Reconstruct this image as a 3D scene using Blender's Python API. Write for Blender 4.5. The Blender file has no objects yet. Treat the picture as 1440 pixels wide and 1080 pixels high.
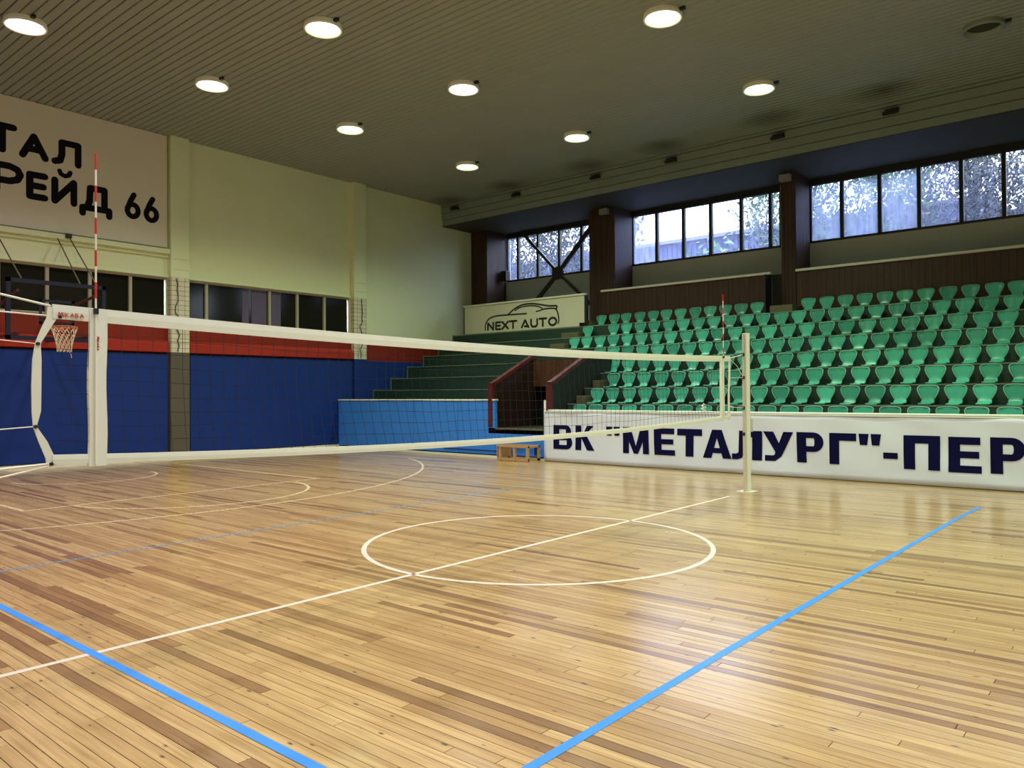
import bpy, bmesh, math, random
from mathutils import Vector, Matrix
random.seed(7)
S = bpy.context.scene
COL = S.collection

# ------------------------------------------------------------------ camera
F_PX, YAW, PITCH, ROLL = 1087.52, 0.70042, 0.011843, -0.006535
CAM = Vector((5.0673, -6.4976, 1.5879))
fwd = Vector((-math.sin(YAW)*math.cos(PITCH), math.cos(YAW)*math.cos(PITCH), math.sin(PITCH)))
rt0 = Vector((math.cos(YAW), math.sin(YAW), 0)); up0 = rt0.cross(fwd)
rt = math.cos(ROLL)*rt0 + math.sin(ROLL)*up0
up = -math.sin(ROLL)*rt0 + math.cos(ROLL)*up0
cd = bpy.data.cameras.new('camera'); cam = bpy.data.objects.new('camera', cd); COL.objects.link(cam)
cd.sensor_width = 36.0; cd.lens = F_PX/1440*36.0; cd.clip_start = .05; cd.clip_end = 300
cam.matrix_world = Matrix(((rt.x, up.x, -fwd.x, CAM.x), (rt.y, up.y, -fwd.y, CAM.y), (rt.z, up.z, -fwd.z, CAM.z), (0, 0, 0, 1)))
S.camera = cam

# ------------------------------------------------------------------ sky, exposure
wd = bpy.data.worlds.new('overcast_sky'); S.world = wd; wd.use_nodes = True
bg = wd.node_tree.nodes['Background']
bg.inputs['Color'].default_value = (0.86, 0.92, 1.0, 1); bg.inputs['Strength'].default_value = 12.5
S.view_settings.view_transform = 'Standard'; S.view_settings.look = 'None'
S.view_settings.gamma = 1; S.view_settings.use_curve_mapping = False
S.view_settings.exposure = 0.12
LAMP_POWER = 560.0

# ------------------------------------------------------------------ materials
def new_mat(name):
    m = bpy.data.materials.new(name); m.use_nodes = True
    nt = m.node_tree
    return m, nt, nt.nodes['Principled BSDF']
def mat(name, color, rough=.5, metal=0., vary=.08, scale=3., bump=0., spec=.5, stretch=(1, 1, 1)):
    m, nt, b = new_mat(name)
    b.inputs['Roughness'].default_value = rough; b.inputs['Metallic'].default_value = metal
    b.inputs['Specular IOR Level'].default_value = spec
    geo = nt.nodes.new('ShaderNodeNewGeometry'); mp = nt.nodes.new('ShaderNodeMapping')
    mp.inputs['Scale'].default_value = stretch
    nt.links.new(geo.outputs['Position'], mp.inputs['Vector'])
    n = nt.nodes.new('ShaderNodeTexNoise'); n.inputs['Scale'].default_value = scale; n.inputs['Detail'].default_value = 4
    nt.links.new(mp.outputs['Vector'], n.inputs['Vector'])
    mx = nt.nodes.new('ShaderNodeMix'); mx.data_type = 'RGBA'
    mx.inputs['A'].default_value = (*[c*(1-vary) for c in color], 1)
    mx.inputs['B'].default_value = (*[min(1, c*(1+vary)) for c in color], 1)
    nt.links.new(n.outputs['Fac'], mx.inputs['Factor']); nt.links.new(mx.outputs['Result'], b.inputs['Base Color'])
    if bump:
        bp = nt.nodes.new('ShaderNodeBump'); bp.inputs['Strength'].default_value = bump; bp.inputs['Distance'].default_value = .01
        nt.links.new(n.outputs['Fac'], bp.inputs['Height']); nt.links.new(bp.outputs['Normal'], b.inputs['Normal'])
    return m
M = {}
M['wall'] = mat('cream_wall_paint', (.64, .70, .50), .7, vary=.05, scale=.9)
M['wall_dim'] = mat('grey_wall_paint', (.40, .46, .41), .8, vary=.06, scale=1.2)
M['ceil'] = mat('ceiling_slat_paint', (.44, .42, .36), .55, vary=.06, scale=2)
M['ceil_gap'] = mat('ceiling_void', (.05, .05, .04), .9)
M['beam'] = mat('grey_green_board', (.20, .25, .24), .6, vary=.08)
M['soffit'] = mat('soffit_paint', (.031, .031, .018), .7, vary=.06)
M['red'] = mat('red_wall_paint', (.20, .018, .009), .5, spec=.25, vary=.12, scale=4)
M['red_beam'] = mat('red_ledge_paint', (.30, .024, .014), .45, spec=.3, vary=.12, scale=4)
M['blue'] = mat('navy_wall_pad', (.006, .028, .19), .5, spec=.25, vary=.10, scale=1.5)
M['ltblue'] = mat('light_blue_paint', (.040, .215, .80), .5, spec=.3, vary=.10, scale=2)
M['white'] = mat('white_paint', (.76, .80, .80), .45, vary=.04)
M['white_trim'] = mat('white_trim_paint', (.70, .70, .64), .5, vary=.06)
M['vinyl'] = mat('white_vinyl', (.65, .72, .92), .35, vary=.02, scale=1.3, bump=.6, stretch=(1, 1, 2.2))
M['cloth_banner'] = mat('off_white_banner_cloth', (.62, .60, .56), .6, vary=.03, scale=1.2)
M['navy_ink'] = mat('navy_ink', (.004, .004, .045), .6, spec=.06, vary=.15)
M['black_ink'] = mat('black_ink', (.006, .006, .012), .7, spec=.08, vary=.1)
M['car_ink'] = mat('dark_sign_ink', (.012, .016, .014), .5)
M['board'] = mat('pale_sign_board', (.62, .63, .52), .5, vary=.05, scale=2)
M['step'] = mat('dark_green_step_paint', (.013, .044, .035), .55, vary=.18, scale=2.5)
M['black_green'] = mat('shaded_step_green', (.006, .011, .010), .7)  # step green darkened, so tunnel surfaces carry their shade in the colour
M['nose'] = mat('worn_step_edge', (.12, .17, .13), .6, vary=.2, scale=6)
M['aisle'] = mat('olive_step_block', (.105, .10, .055), .6, vary=.15)
M['dark'] = mat('dark_void', (.006, .006, .006), .8)
M['maroon'] = mat('maroon_paint', (.085, .014, .018), .35, vary=.12)
M['frame'] = mat('black_window_frame', (.010, .011, .014), .5)
M['mull'] = mat('grey_mullion', (.36, .34, .29), .6)
M['pil_low'] = mat('grey_brown_pier_paint', (.085, .075, .055), .6, vary=.1)
M['steel'] = mat('dark_brace_steel', (.030, .032, .030), .5, metal=.3)
M['black'] = mat('black_plastic', (.012, .012, .012), .45)
M['grey'] = mat('grey_plastic', (.24, .25, .25), .5)
M['net'] = mat('navy_net_cord', (.010, .014, .035), .8)
M['tape'] = mat('white_net_tape', (.74, .79, .74), .55, vary=.05, scale=8)
M['cord'] = mat('white_cord', (.75, .74, .68), .7)
M['post'] = mat('white_post_paint', (.74, .79, .74), .30, vary=.04)
M['alu'] = mat('aluminium', (.75, .76, .76), .3, metal=.8)
M['rod_red'] = mat('red_antenna_band', (.60, .03, .03), .4)
M['rod_white'] = mat('white_antenna_rod', (.85, .84, .80), .4)
M['logo_red'] = mat('red_logo_ink', (.45, .02, .03), .5)
M['hoop'] = mat('orange_rim_paint', (.42, .12, .05), .4)
M['hoopnet'] = mat('hoop_net_cord', (.62, .50, .38), .8)
M['navy_frame'] = mat('navy_backboard_frame', (.005, .008, .028), .4)
M['crate'] = mat('crate_wood', (.42, .25, .13), .5, vary=.15, stretch=(1, 1, 8))
M['rust'] = mat('dark_rod', (.06, .05, .035), .6)
M['trunk'] = mat('bark', (.06, .05, .04), .9)
M['ground'] = mat('outdoor_ground', (.12, .13, .09), .9)
M['violet'] = mat('violet_panel', (.09, .075, .16), .5)

def wood_clad(name, c1, c2):
    m, nt, b = new_mat(name); b.inputs['Roughness'].default_value = .5
    geo = nt.nodes.new('ShaderNodeNewGeometry'); mp = nt.nodes.new('ShaderNodeMapping')
    mp.inputs['Scale'].default_value = (14, 14, .7); nt.links.new(geo.outputs['Position'], mp.inputs['Vector'])
    n = nt.nodes.new('ShaderNodeTexNoise'); n.inputs['Scale'].default_value = 1; n.inputs['Detail'].default_value = 5
    nt.links.new(mp.outputs['Vector'], n.inputs['Vector'])
    r = nt.nodes.new('ShaderNodeValToRGB'); r.color_ramp.elements[0].position = .3; r.color_ramp.elements[1].position = .7
    r.color_ramp.elements[0].color = (*c1, 1); r.color_ramp.elements[1].color = (*c2, 1)
    nt.links.new(n.outputs['Fac'], r.inputs['Fac']); nt.links.new(r.outputs['Color'], b.inputs['Base Color'])
    return m
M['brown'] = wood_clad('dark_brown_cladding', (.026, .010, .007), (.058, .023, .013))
M['tunnel_side'] = wood_clad('shaded_tunnel_panel', (.010, .004, .002), (.026, .010, .004))  # tunnel wood again, with the shade inside the tunnel put into its colour
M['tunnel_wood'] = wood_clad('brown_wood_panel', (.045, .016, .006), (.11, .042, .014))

def dark_glass(name, col):
    m, nt, b = new_mat(name); b.inputs['Base Color'].default_value = (*col, 1)
    b.inputs['Roughness'].default_value = .10; b.inputs['Specular IOR Level'].default_value = .25
    n = nt.nodes.new('ShaderNodeTexNoise'); n.inputs['Scale'].default_value = 1.5
    bp = nt.nodes.new('ShaderNodeBump'); bp.inputs['Strength'].default_value = .03
    nt.links.new(n.outputs['Fac'], bp.inputs['Height']); nt.links.new(bp.outputs['Normal'], b.inputs['Normal'])
    return m
M['darkglass'] = dark_glass('dark_room_glass', (.012, .013, .010))

def window_glass(name, tint, haze):
    m = bpy.data.materials.new(name); m.use_nodes = True; nt = m.node_tree; nt.nodes.clear()
    out = nt.nodes.new('ShaderNodeOutputMaterial')
    tr = nt.nodes.new('ShaderNodeBsdfTransparent'); tr.inputs['Color'].default_value = (*tint, 1)
    tl = nt.nodes.new('ShaderNodeBsdfTranslucent'); tl.inputs['Color'].default_value = (.25, .30, .60, 1)
    gl = nt.nodes.new('ShaderNodeBsdfGlossy'); gl.inputs['Roughness'].default_value = .03
    geo = nt.nodes.new('ShaderNodeNewGeometry'); mp = nt.nodes.new('ShaderNodeMapping'); mp.inputs['Scale'].default_value = (6, 1, 1.2)
    nt.links.new(geo.outputs['Position'], mp.inputs['Vector'])
    n = nt.nodes.new('ShaderNodeTexNoise'); n.inputs['Scale'].default_value = 1.5; n.inputs['Detail'].default_value = 5
    nt.links.new(mp.outputs['Vector'], n.inputs['Vector'])
    mr = nt.nodes.new('ShaderNodeMapRange'); mr.inputs['From Min'].default_value = .3; mr.inputs['From Max'].default_value = .7
    mr.inputs['To Min'].default_value = haze*.7; mr.inputs['To Max'].default_value = min(1, haze*1.3)
    nt.links.new(n.outputs['Fac'], mr.inputs['Value'])
    mx = nt.nodes.new('ShaderNodeMixShader'); nt.links.new(mr.outputs['Result'], mx.inputs['Fac'])
    nt.links.new(tr.outputs[0], mx.inputs[1]); nt.links.new(tl.outputs[0], mx.inputs[2])
    m2 = nt.nodes.new('ShaderNodeMixShader'); m2.inputs['Fac'].default_value = .04
    nt.links.new(mx.outputs[0], m2.inputs[1]); nt.links.new(gl.outputs[0], m2.inputs[2])
    nt.links.new(m2.outputs[0], out.inputs['Surface'])
    return m
M['glass_clear'] = window_glass('window_glass', (.50, .54, .60), .10)
M['glass_mid'] = window_glass('dusty_window_glass', (.44, .48, .60), .22)
M['glass_haze'] = window_glass('hazy_window_glass', (.36, .40, .56), .42)
M['boardglass'] = window_glass('backboard_glass', (.90, .90, .86), .05)

def seat_mat(name, base, rough):
    m, nt, b = new_mat(name); b.inputs['Roughness'].default_value = rough
    oi = nt.nodes.new('ShaderNodeObjectInfo')
    r = nt.nodes.new('ShaderNodeValToRGB')
    r.color_ramp.elements[0].color = (*[c*.72 for c in base], 1)
    r.color_ramp.elements[1].color = (*[min(1, c*1.22+.012) for c in base], 1)
    nt.links.new(oi.outputs['Random'], r.inputs['Fac']); nt.links.new(r.outputs['Color'], b.inputs['Base Color'])
    return m
M['seat'] = seat_mat('green_seat_plastic', (.038, .345, .262), .30)
M['rim'] = seat_mat('pale_green_seat_edge', (.20, .47, .37), .4)  # paler than the shell: wear plus light caught on the rolled edge, painted in

def plank_mat():
    m, nt, b = new_mat('varnished_pine_plank'); N = nt.nodes.new; L = nt.links.new
    at = N('ShaderNodeAttribute'); at.attribute_name = 'tone'
    sep = N('ShaderNodeSeparateColor'); L(at.outputs['Color'], sep.inputs['Color'])
    r = N('ShaderNodeValToRGB'); cr = r.color_ramp
    cr.elements[0].position = 0; cr.elements[0].color = (.22, .112, .038, 1)
    cr.elements[1].position = 1; cr.elements[1].color = (.58, .41, .185, 1)
    for pos, c in ((.16, (.31, .165, .058, 1)), (.36, (.41, .255, .095, 1)), (.65, (.50, .335, .14, 1))):
        e = cr.elements.new(pos); e.color = c
    L(sep.outputs['Red'], r.inputs['Fac'])
    geo = N('ShaderNodeNewGeometry'); off = N('ShaderNodeCombineXYZ')
    ml = N('ShaderNodeMath'); ml.operation = 'MULTIPLY'; ml.inputs[1].default_value = 37.0
    L(sep.outputs['Green'], ml.inputs[0]); L(ml.outputs[0], off.inputs['X']); L(ml.outputs[0], off.inputs['Z'])
    add = N('ShaderNodeVectorMath'); add.operation = 'ADD'
    L(geo.outputs['Position'], add.inputs[0]); L(off.outputs[0], add.inputs[1])
    mp = N('ShaderNodeMapping'); mp.inputs['Scale'].default_value = (1.6, 38, 1); L(add.outputs[0], mp.inputs['Vector'])
    n = N('ShaderNodeTexNoise'); n.inputs['Scale'].default_value = 1.3; n.inputs['Detail'].default_value = 6; n.inputs['Distortion'].default_value = .6
    L(mp.outputs['Vector'], n.inputs['Vector'])
    gr = N('ShaderNodeValToRGB'); gr.color_ramp.elements[0].position = .28; gr.color_ramp.elements[0].color = (.66, .58, .50, 1)
    gr.color_ramp.elements[1].position = .62; gr.color_ramp.elements[1].color = (1.06, 1.05, 1.02, 1)
    L(n.outputs['Fac'], gr.inputs['Fac'])
    mul = N('ShaderNodeMix'); mul.data_type = 'RGBA'; mul.blend_type = 'MULTIPLY'; mul.inputs['Factor'].default_value = .95
    L(r.outputs['Color'], mul.inputs['A']); L(gr.outputs['Color'], mul.inputs['B'])
    # knots
    mk = N('ShaderNodeMapping'); mk.inputs['Scale'].default_value = (3.0, 7.5, 1); L(add.outputs[0], mk.inputs['Vector'])
    v = N('ShaderNodeTexVoronoi'); v.voronoi_dimensions = '2D'; v.inputs['Scale'].default_value = 1.15; L(mk.outputs['Vector'], v.inputs['Vector'])
    sc = N('ShaderNodeSeparateColor'); L(v.outputs['Color'], sc.inputs['Color'])
    thr = N('ShaderNodeMapRange'); thr.inputs['From Min'].default_value = .55; thr.inputs['From Max'].default_value = 1
    thr.inputs['To Min'].default_value = 0; thr.inputs['To Max'].default_value = .075; L(sc.outputs['Red'], thr.inputs['Value'])
    sub = N('ShaderNodeMath'); sub.operation = 'SUBTRACT'; L(thr.outputs['Result'], sub.inputs[0]); L(v.outputs['Distance'], sub.inputs[1])
    kr = N('ShaderNodeMapRange'); kr.inputs['From Min'].default_value = -.03; kr.inputs['From Max'].default_value = .03; L(sub.outputs[0], kr.inputs['Value'])
    kn = N('ShaderNodeMix'); kn.data_type = 'RGBA'; kn.inputs['B'].default_value = (.075, .032, .012, 1)
    L(kr.outputs['Result'], kn.inputs['Factor']); L(mul.outputs['Result'], kn.inputs['A'])
    mc = N('ShaderNodeMapping'); mc.inputs['Scale'].default_value = (2.2, 70, 1); L(add.outputs[0], mc.inputs['Vector'])
    nc = N('ShaderNodeTexNoise'); nc.inputs['Scale'].default_value = 1.0; nc.inputs['Detail'].default_value = 3; L(mc.outputs['Vector'], nc.inputs['Vector'])
    cr2 = N('ShaderNodeMapRange'); cr2.inputs['From Min'].default_value = .66; cr2.inputs['From Max'].default_value = .76; cr2.inputs['To Max'].default_value = .75; L(nc.outputs['Fac'], cr2.inputs['Value'])
    ck = N('ShaderNodeMix'); ck.data_type = 'RGBA'; ck.inputs['B'].default_value = (.12, .055, .02, 1)
    L(cr2.outputs['Result'], ck.inputs['Factor']); L(kn.outputs['Result'], ck.inputs['A'])
    L(ck.outputs['Result'], b.inputs['Base Color'])
    rr = N('ShaderNodeMapRange'); rr.inputs['To Min'].default_value = .30; rr.inputs['To Max'].default_value = .45
    b.inputs['Coat Weight'].default_value = .9; b.inputs['Coat Roughness'].default_value = .20; b.inputs['Coat IOR'].default_value = 1.7
    L(n.outputs['Fac'], rr.inputs['Value']); L(rr.outputs['Result'], b.inputs['Roughness'])
    bp = N('ShaderNodeBump'); bp.inputs['Strength'].default_value = .10; bp.inputs['Distance'].default_value = .002
    L(n.outputs['Fac'], bp.inputs['Height']); L(bp.outputs['Normal'], b.inputs['Normal']); L(bp.outputs['Normal'], b.inputs['Coat Normal'])
    return m
M['plank'] = plank_mat()
M['subfloor'] = mat('dark_subfloor', (.035, .020, .010), .8)

def line_mat(name, color, wear):
    m = bpy.data.materials.new(name); m.use_nodes = True; nt = m.node_tree; b = nt.nodes['Principled BSDF']
    N = nt.nodes.new; L = nt.links.new
    b.inputs['Base Color'].default_value = (*color, 1); b.inputs['Roughness'].default_value = .32
    geo = N('ShaderNodeNewGeometry'); mp = N('ShaderNodeMapping'); mp.inputs['Scale'].default_value = (3, 30, 1); L(geo.outputs['Position'], mp.inputs['Vector'])
    n = N('ShaderNodeTexNoise'); n.inputs['Scale'].default_value = 1.6; n.inputs['Detail'].default_value = 5; L(mp.outputs['Vector'], n.inputs['Vector'])
    mr = N('ShaderNodeMapRange'); mr.inputs['From Min'].default_value = .35; mr.inputs['From Max'].default_value = .65
    mr.inputs['To Min'].default_value = max(0, 1-2*wear); mr.inputs['To Max'].default_value = 1.0 - wear*.35
    L(n.outputs['Fac'], mr.inputs['Value']); L(mr.outputs['Result'], b.inputs['Alpha'])
    return m
M['line_blue'] = line_mat('blue_court_paint', (.040, .27, .86), .02)
M['line_blue_worn'] = line_mat('worn_blue_court_paint', (.20, .33, .50), .35)
M['line_white'] = line_mat('worn_white_court_paint', (.80, .70, .64), .10)
M['line_cream'] = line_mat('worn_cream_court_paint', (.80, .66, .46), .30)

def lens_mat(name, color, strength):
    m = bpy.data.materials.new(name); m.use_nodes = True; nt = m.node_tree
    b = nt.nodes['Principled BSDF']; b.inputs['Base Color'].default_value = (.8, .8, .8, 1)
    b.inputs['Emission Color'].default_value = (*color, 1); b.inputs['Emission Strength'].default_value = strength
    return m

def leaf_mat(name, c1, c2):
    m, nt, b = new_mat(name); b.inputs['Roughness'].default_value = .5
    n = nt.nodes.new('ShaderNodeTexNoise'); n.inputs['Scale'].default_value = 1.7
    geo = nt.nodes.new('ShaderNodeNewGeometry'); nt.links.new(geo.outputs['Position'], n.inputs['Vector'])
    r = nt.nodes.new('ShaderNodeValToRGB'); r.color_ramp.elements[0].position = .35; r.color_ramp.elements[1].position = .65
    r.color_ramp.elements[0].color = (*c1, 1); r.color_ramp.elements[1].color = (*c2, 1)
    nt.links.new(n.outputs['Fac'], r.inputs['Fac']); nt.links.new(r.outputs['Color'], b.inputs['Base Color'])
    return m
M['leaf_dark'] = leaf_mat('dark_leaves', (.007, .014, .010), (.024, .036, .026))
M['leaf_green'] = leaf_mat('green_leaves', (.06, .15, .035), (.13, .25, .08))
M['sheet'] = mat('blue_violet_sheet_wall', (.065, .075, .19), .6, vary=.15)
M['roofedge'] = mat('grey_roof_edge', (.16, .16, .20), .7)

# ------------------------------------------------------------------ mesh helpers
class MB:
    def __init__(s): s.v = []; s.f = []
    def poly(s, pts):
        i = len(s.v); s.v += [tuple(p) for p in pts]; s.f.append(tuple(range(i, i+len(pts)))); return s
    def box(s, x0, x1, y0, y1, z0, z1):
        i = len(s.v)
        s.v += [(x0, y0, z0), (x1, y0, z0), (x1, y1, z0), (x0, y1, z0), (x0, y0, z1), (x1, y0, z1), (x1, y1, z1), (x0, y1, z1)]
        s.f += [(i, i+3, i+2, i+1), (i+4, i+5, i+6, i+7), (i, i+1, i+5, i+4), (i+1, i+2, i+6, i+5), (i+2, i+3, i+7, i+6), (i+3, i, i+4, i+7)]
        return s
    def prism(s, pts, off):      # convex polygon pts (3D) extruded by vector off
        n = len(pts); i = len(s.v); o = Vector(off)
        s.v += [tuple(p) for p in pts] + [tuple(Vector(p)+o) for p in pts]
        s.f.append(tuple(range(i+n-1, i-1, -1))); s.f.append(tuple(range(i+n, i+2*n)))
        for k in range(n):
            j = (k+1) % n; s.f.append((i+k, i+j, i+n+j, i+n+k))
        return s
    def tube(s, pts, r, n=6, closed=False, caps=True):
        pts = [Vector(p) for p in pts]; m = len(pts); i0 = len(s.v); ref = None
        for k, p in enumerate(pts):
            if closed: d = pts[(k+1) % m]-pts[k-1]
            else: d = pts[min(k+1, m-1)]-pts[max(k-1, 0)]
            d.normalize()
            if ref is None:
                ref = d.orthogonal().normalized()
            ref = (ref - d*ref.dot(d))
            if ref.length < 1e-5: ref = d.orthogonal()
            ref.normalize(); bi = d.cross(ref)
            rr = r[k] if isinstance(r, (list, tuple)) else r
            for j in range(n):
                a = 2*math.pi*j/n
                s.v.append(tuple(p + (ref*math.cos(a)+bi*math.sin(a))*rr))
        for k in range(m if closed else m-1):
            k2 = (k+1) % m
            for j in range(n):
                j2 = (j+1) % n
                s.f.append((i0+k*n+j, i0+k*n+j2, i0+k2*n+j2, i0+k2*n+j))
        if caps and not closed:
            s.f.append(tuple(i0+j for j in range(n-1, -1, -1))); s.f.append(tuple(i0+(m-1)*n+j for j in range(n)))
        return s
    def lathe(s, prof, cx, cy, n=32):    # prof: (r, z) list
        i0 = len(s.v)
        for r, z in prof:
            for j in range(n):
                a = 2*math.pi*j/n; s.v.append((cx+r*math.cos(a), cy+r*math.sin(a), z))
        for k in range(len(prof)-1):
            for j in range(n):
                j2 = (j+1) % n; s.f.append((i0+k*n+j, i0+k*n+j2, i0+(k+1)*n+j2, i0+(k+1)*n+j))
        return s
    def build(s, name, m, parent=None, smooth=False, bevel=0):
        me = bpy.data.meshes.new(name); me.from_pydata(s.v, [], s.f); me.update()
        bm = bmesh.new(); bm.from_mesh(me); bmesh.ops.recalc_face_normals(bm, faces=bm.faces)
        if bevel: bmesh.ops.bevel(bm, geom=bm.edges[:], offset=bevel, segments=1, affect='EDGES')
        bm.to_mesh(me); bm.free()
        if smooth:
            for p in me.polygons: p.use_smooth = True
        me.materials.append(m)
        o = bpy.data.objects.new(name, me); COL.objects.link(o)
        if parent: o.parent = parent; o.matrix_parent_inverse = Matrix.Translation(-parent.location) if parent.location.length else Matrix()
        return o
def box(name, m, x0, x1, y0, y1, z0, z1, parent=None, bevel=0):
    return MB().box(x0, x1, y0, y1, z0, z1).build(name, m, parent, bevel=bevel)
def tag(o, label, cat, group=None, kind=None):
    o['label'] = label; o['category'] = cat
    if group: o['group'] = group
    if kind: o['kind'] = kind
    return o
def struct(o, label=None):
    o['kind'] = 'structure'
    if label: o['label'] = label
    return o
def empty(name, loc=(0, 0, 0)):
    o = bpy.data.objects.new(name, None); COL.objects.link(o); o.location = loc; o.empty_display_size = .2; return o
def stuff(o): o['kind'] = 'stuff'; return o
ORD = ['first', 'second', 'third', 'fourth', 'fifth', 'sixth', 'seventh', 'eighth', 'ninth', 'tenth', 'eleventh', 'twelfth', 'thirteenth', 'fourteenth',
       'fifteenth', 'sixteenth', 'seventeenth', 'eighteenth', 'nineteenth', 'twentieth', 'twenty-first', 'twenty-second', 'twenty-third', 'twenty-fourth', 'twenty-fifth', 'twenty-sixth', 'twenty-seventh']

# ------------------------------------------------------------------ room shell
XW, YN, XR, YWIN, ZC = -13.9, -9.5, 13.9, 14.8, 8.06
YB = 7.815                       # face of the barrier in front of the stand
# floor: subfloor slab, planks as pieces
floor = struct(box('floor', M['subfloor'], XW-.3, XR+.3, YN-.3, 15.2, -.25, -.016), 'varnished pine plank sports floor with court lines')
PW = .0705
planks = []
y = YN
rng = random.Random(11)
while y < YB:
    x = XW - rng.random()*1.5
    while x < XR:
        L_ = rng.choice((.7, 1.2, 1.7, 2.2, 2.7, 3.3, 3.9))*rng.uniform(.85, 1.15)
        a, b_ = max(x, XW), min(x+L_, XR)
        if b_-a > .05: planks.append((a, b_, y, min(y+PW, YB)))
        x += L_
    y += PW
def project(P):
    d = Vector(P)-CAM; z = d.dot(fwd)
    if z < .3: return None
    return 720+F_PX*d.dot(rt)/z, 540-F_PX*d.dot(up)/z
def shown(pl):
    a, b_, y0, y1 = pl; n = 6; tot = 0
    for k in range(n):
        xa = a+(b_-a)*k/n; xb = a+(b_-a)*(k+1)/n
        q = [project((X, Y, 0)) for X, Y in ((xa, y0), (xb, y0), (xb, y1), (xa, y1))]
        if any(p is None for p in q): continue
        cx = sum(p[0] for p in q)/4; cy = sum(p[1] for p in q)/4
        if 0 <= cx <= 1440 and 0 <= cy <= 1080:
            tot += abs(sum(q[i][0]*q[(i+1) % 4][1]-q[(i+1) % 4][0]*q[i][1] for i in range(4)))/2
    return tot
def plank_geo(mb, cols, pl):
    a, b_, y0, y1 = pl; g = .0019; i = len(mb.v)
    t = rng.uniform(-.00035, .00035); t2 = rng.uniform(-.0002, .0002)
    a += g; b_ -= g; y0 += g; y1 -= g
    mb.v += [(a, y0, -.016), (b_, y0, -.016), (b_, y1, -.016), (a, y1, -.016), (a, y0, -t-t2), (b_, y0, -t+t2), (b_, y1, t+t2), (a, y1, t-t2)]
    mb.f += [(i+4, i+5, i+6, i+7), (i, i+1, i+5, i+4), (i+1, i+2, i+6, i+5), (i+2, i+3, i+7, i+6), (i+3, i, i+4, i+7)]
    u = rng.random()
    tone = rng.uniform(.60, 1.0) if u < .56 else (rng.uniform(.30, .62) if u < .85 else rng.uniform(0, .32))
    cols.append((tone, rng.random(), rng.random(), 1))
def plank_obj(name, pls):
    mb = MB(); cols = []
    for pl in pls: plank_geo(mb, cols, pl)
    me = bpy.data.meshes.new(name); me.from_pydata(mb.v, [], mb.f); me.update()
    at = me.attributes.new('tone', 'FLOAT_COLOR', 'FACE')
    for k, c in enumerate(cols):
        for j in range(5): at.data[k*5+j].color = c
    me.materials.append(M['plank'])
    o = bpy.data.objects.new(name, me); COL.objects.link(o); o.parent = floor
    return o
rank = sorted(range(len(planks)), key=lambda k: -shown(planks[k]))
near = set(rank[:290])
for k in rank[:290]: plank_obj('plank', [planks[k]])
stuff(plank_obj('plank_field', [planks[k] for k in range(len(planks)) if k not in near]))

# court lines, painted strips lying on the planks
def strip(name, m, pts, w=.05, z=.0018, label=None):
    mb = MB(); n = len(pts); L = []; R = []
    for k in range(n):
        p = Vector((*pts[k], 0)); d = Vector((*pts[min(k+1, n-1)], 0))-Vector((*pts[max(k-1, 0)], 0)); d.normalize()
        q = Vector((-d.y, d.x, 0))*w/2; L.append(p+q); R.append(p-q)
    i = 0
    mb.v = [(v.x, v.y, z) for v in L]+[(v.x, v.y, z) for v in R]
    mb.f = [(k, n+k, n+k+1, k+1) for k in range(n-1)]
    o = mb.build(name, m, floor)
    if label: o['label'] = label
    return o
def arc(cx, cy, r, a0, a1, n=72):
    return [(cx+r*math.cos(math.radians(a0+(a1-a0)*k/n)), cy+r*math.sin(math.radians(a0+(a1-a0)*k/n))) for k in range(n+1)]
strip('court_line', M['line_blue'], [(-9, -4.51), (9, -4.51)], .055, .0022, 'bright blue sideline along the planks')
strip('court_line', M['line_blue'], [(2.99, -4.5), (3.0, -2), (3.04, 1), (3.09, 4.4), (3.14, 5.6)], .055, .0018, 'bright blue attack line running to the banner')
strip('court_line', M['line_blue_worn'], [(-3.02, -4.5), (-3.1, 0), (-3.28, 3.2), (-3.36, 4.4)], .06, .0018, 'faded blue attack line beyond the net')
strip('court_line', M['line_white'], [(0, -7.4), (0, 4.6)], .05, .0014, 'white centre line under the net')
strip('court_line', M['line_white'], arc(-.04, -.04, 1.81, 0, 360), .05, .0014, 'white centre circle')
strip('court_line', M['line_cream'], arc(-12.57, -.456, 7.69, -62, 64), .05, .0014, 'long cream three point arc')
strip('court_line', M['line_cream'], arc(-7.2, -.16, 1.87, -84, 84), .05, .0014, 'cream free throw half circle')
strip('court_line', M['line_cream'], [(-7.02, -2.66), (-7.17, 2.36)], .05, .0014)
strip('court_line', M['line_cream'], [(-12.75, -2.66), (-7.0, -2.66)], .05, .0014)
strip('court_line', M['line_cream'], [(-12.75, 2.25), (-7.15, 2.3)], .05, .0014)
strip('court_line', M['line_cream'], arc(-11.14, -.28, 1.27, -90, 90), .05, .0014, 'small cream half circle below the hoop')
strip('court_line', M['line_cream'], [(-12.75, -7), (-12.75, 6.5)], .05, .0014)

# ceiling: backing plate and slats running along the hall
ceil = struct(box('ceiling', M['ceil_gap'], XW-.3, XR+.3, YN-.3, 12.45, ZC+.05, ZC+.2), 'slatted grey ceiling with round downlights')
def slat_mesh():
    p = .165; w = .148
    prof = [(-w/2, .05), (-w/2, .012), (-w/2+.012, 0), (w/2-.012, 0), (w/2, .012), (w/2, .05)]
    mb = MB(); n = len(prof)
    for x in (XW, XR):
        for (yy, zz) in prof: mb.v.append((x, yy, zz))
    for k in range(n-1): mb.f.append((k, k+1, n+k+1, n+k))
    me = bpy.data.meshes.new('ceiling_slat'); me.from_pydata(mb.v, [], mb.f); me.update()
    return me
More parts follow.
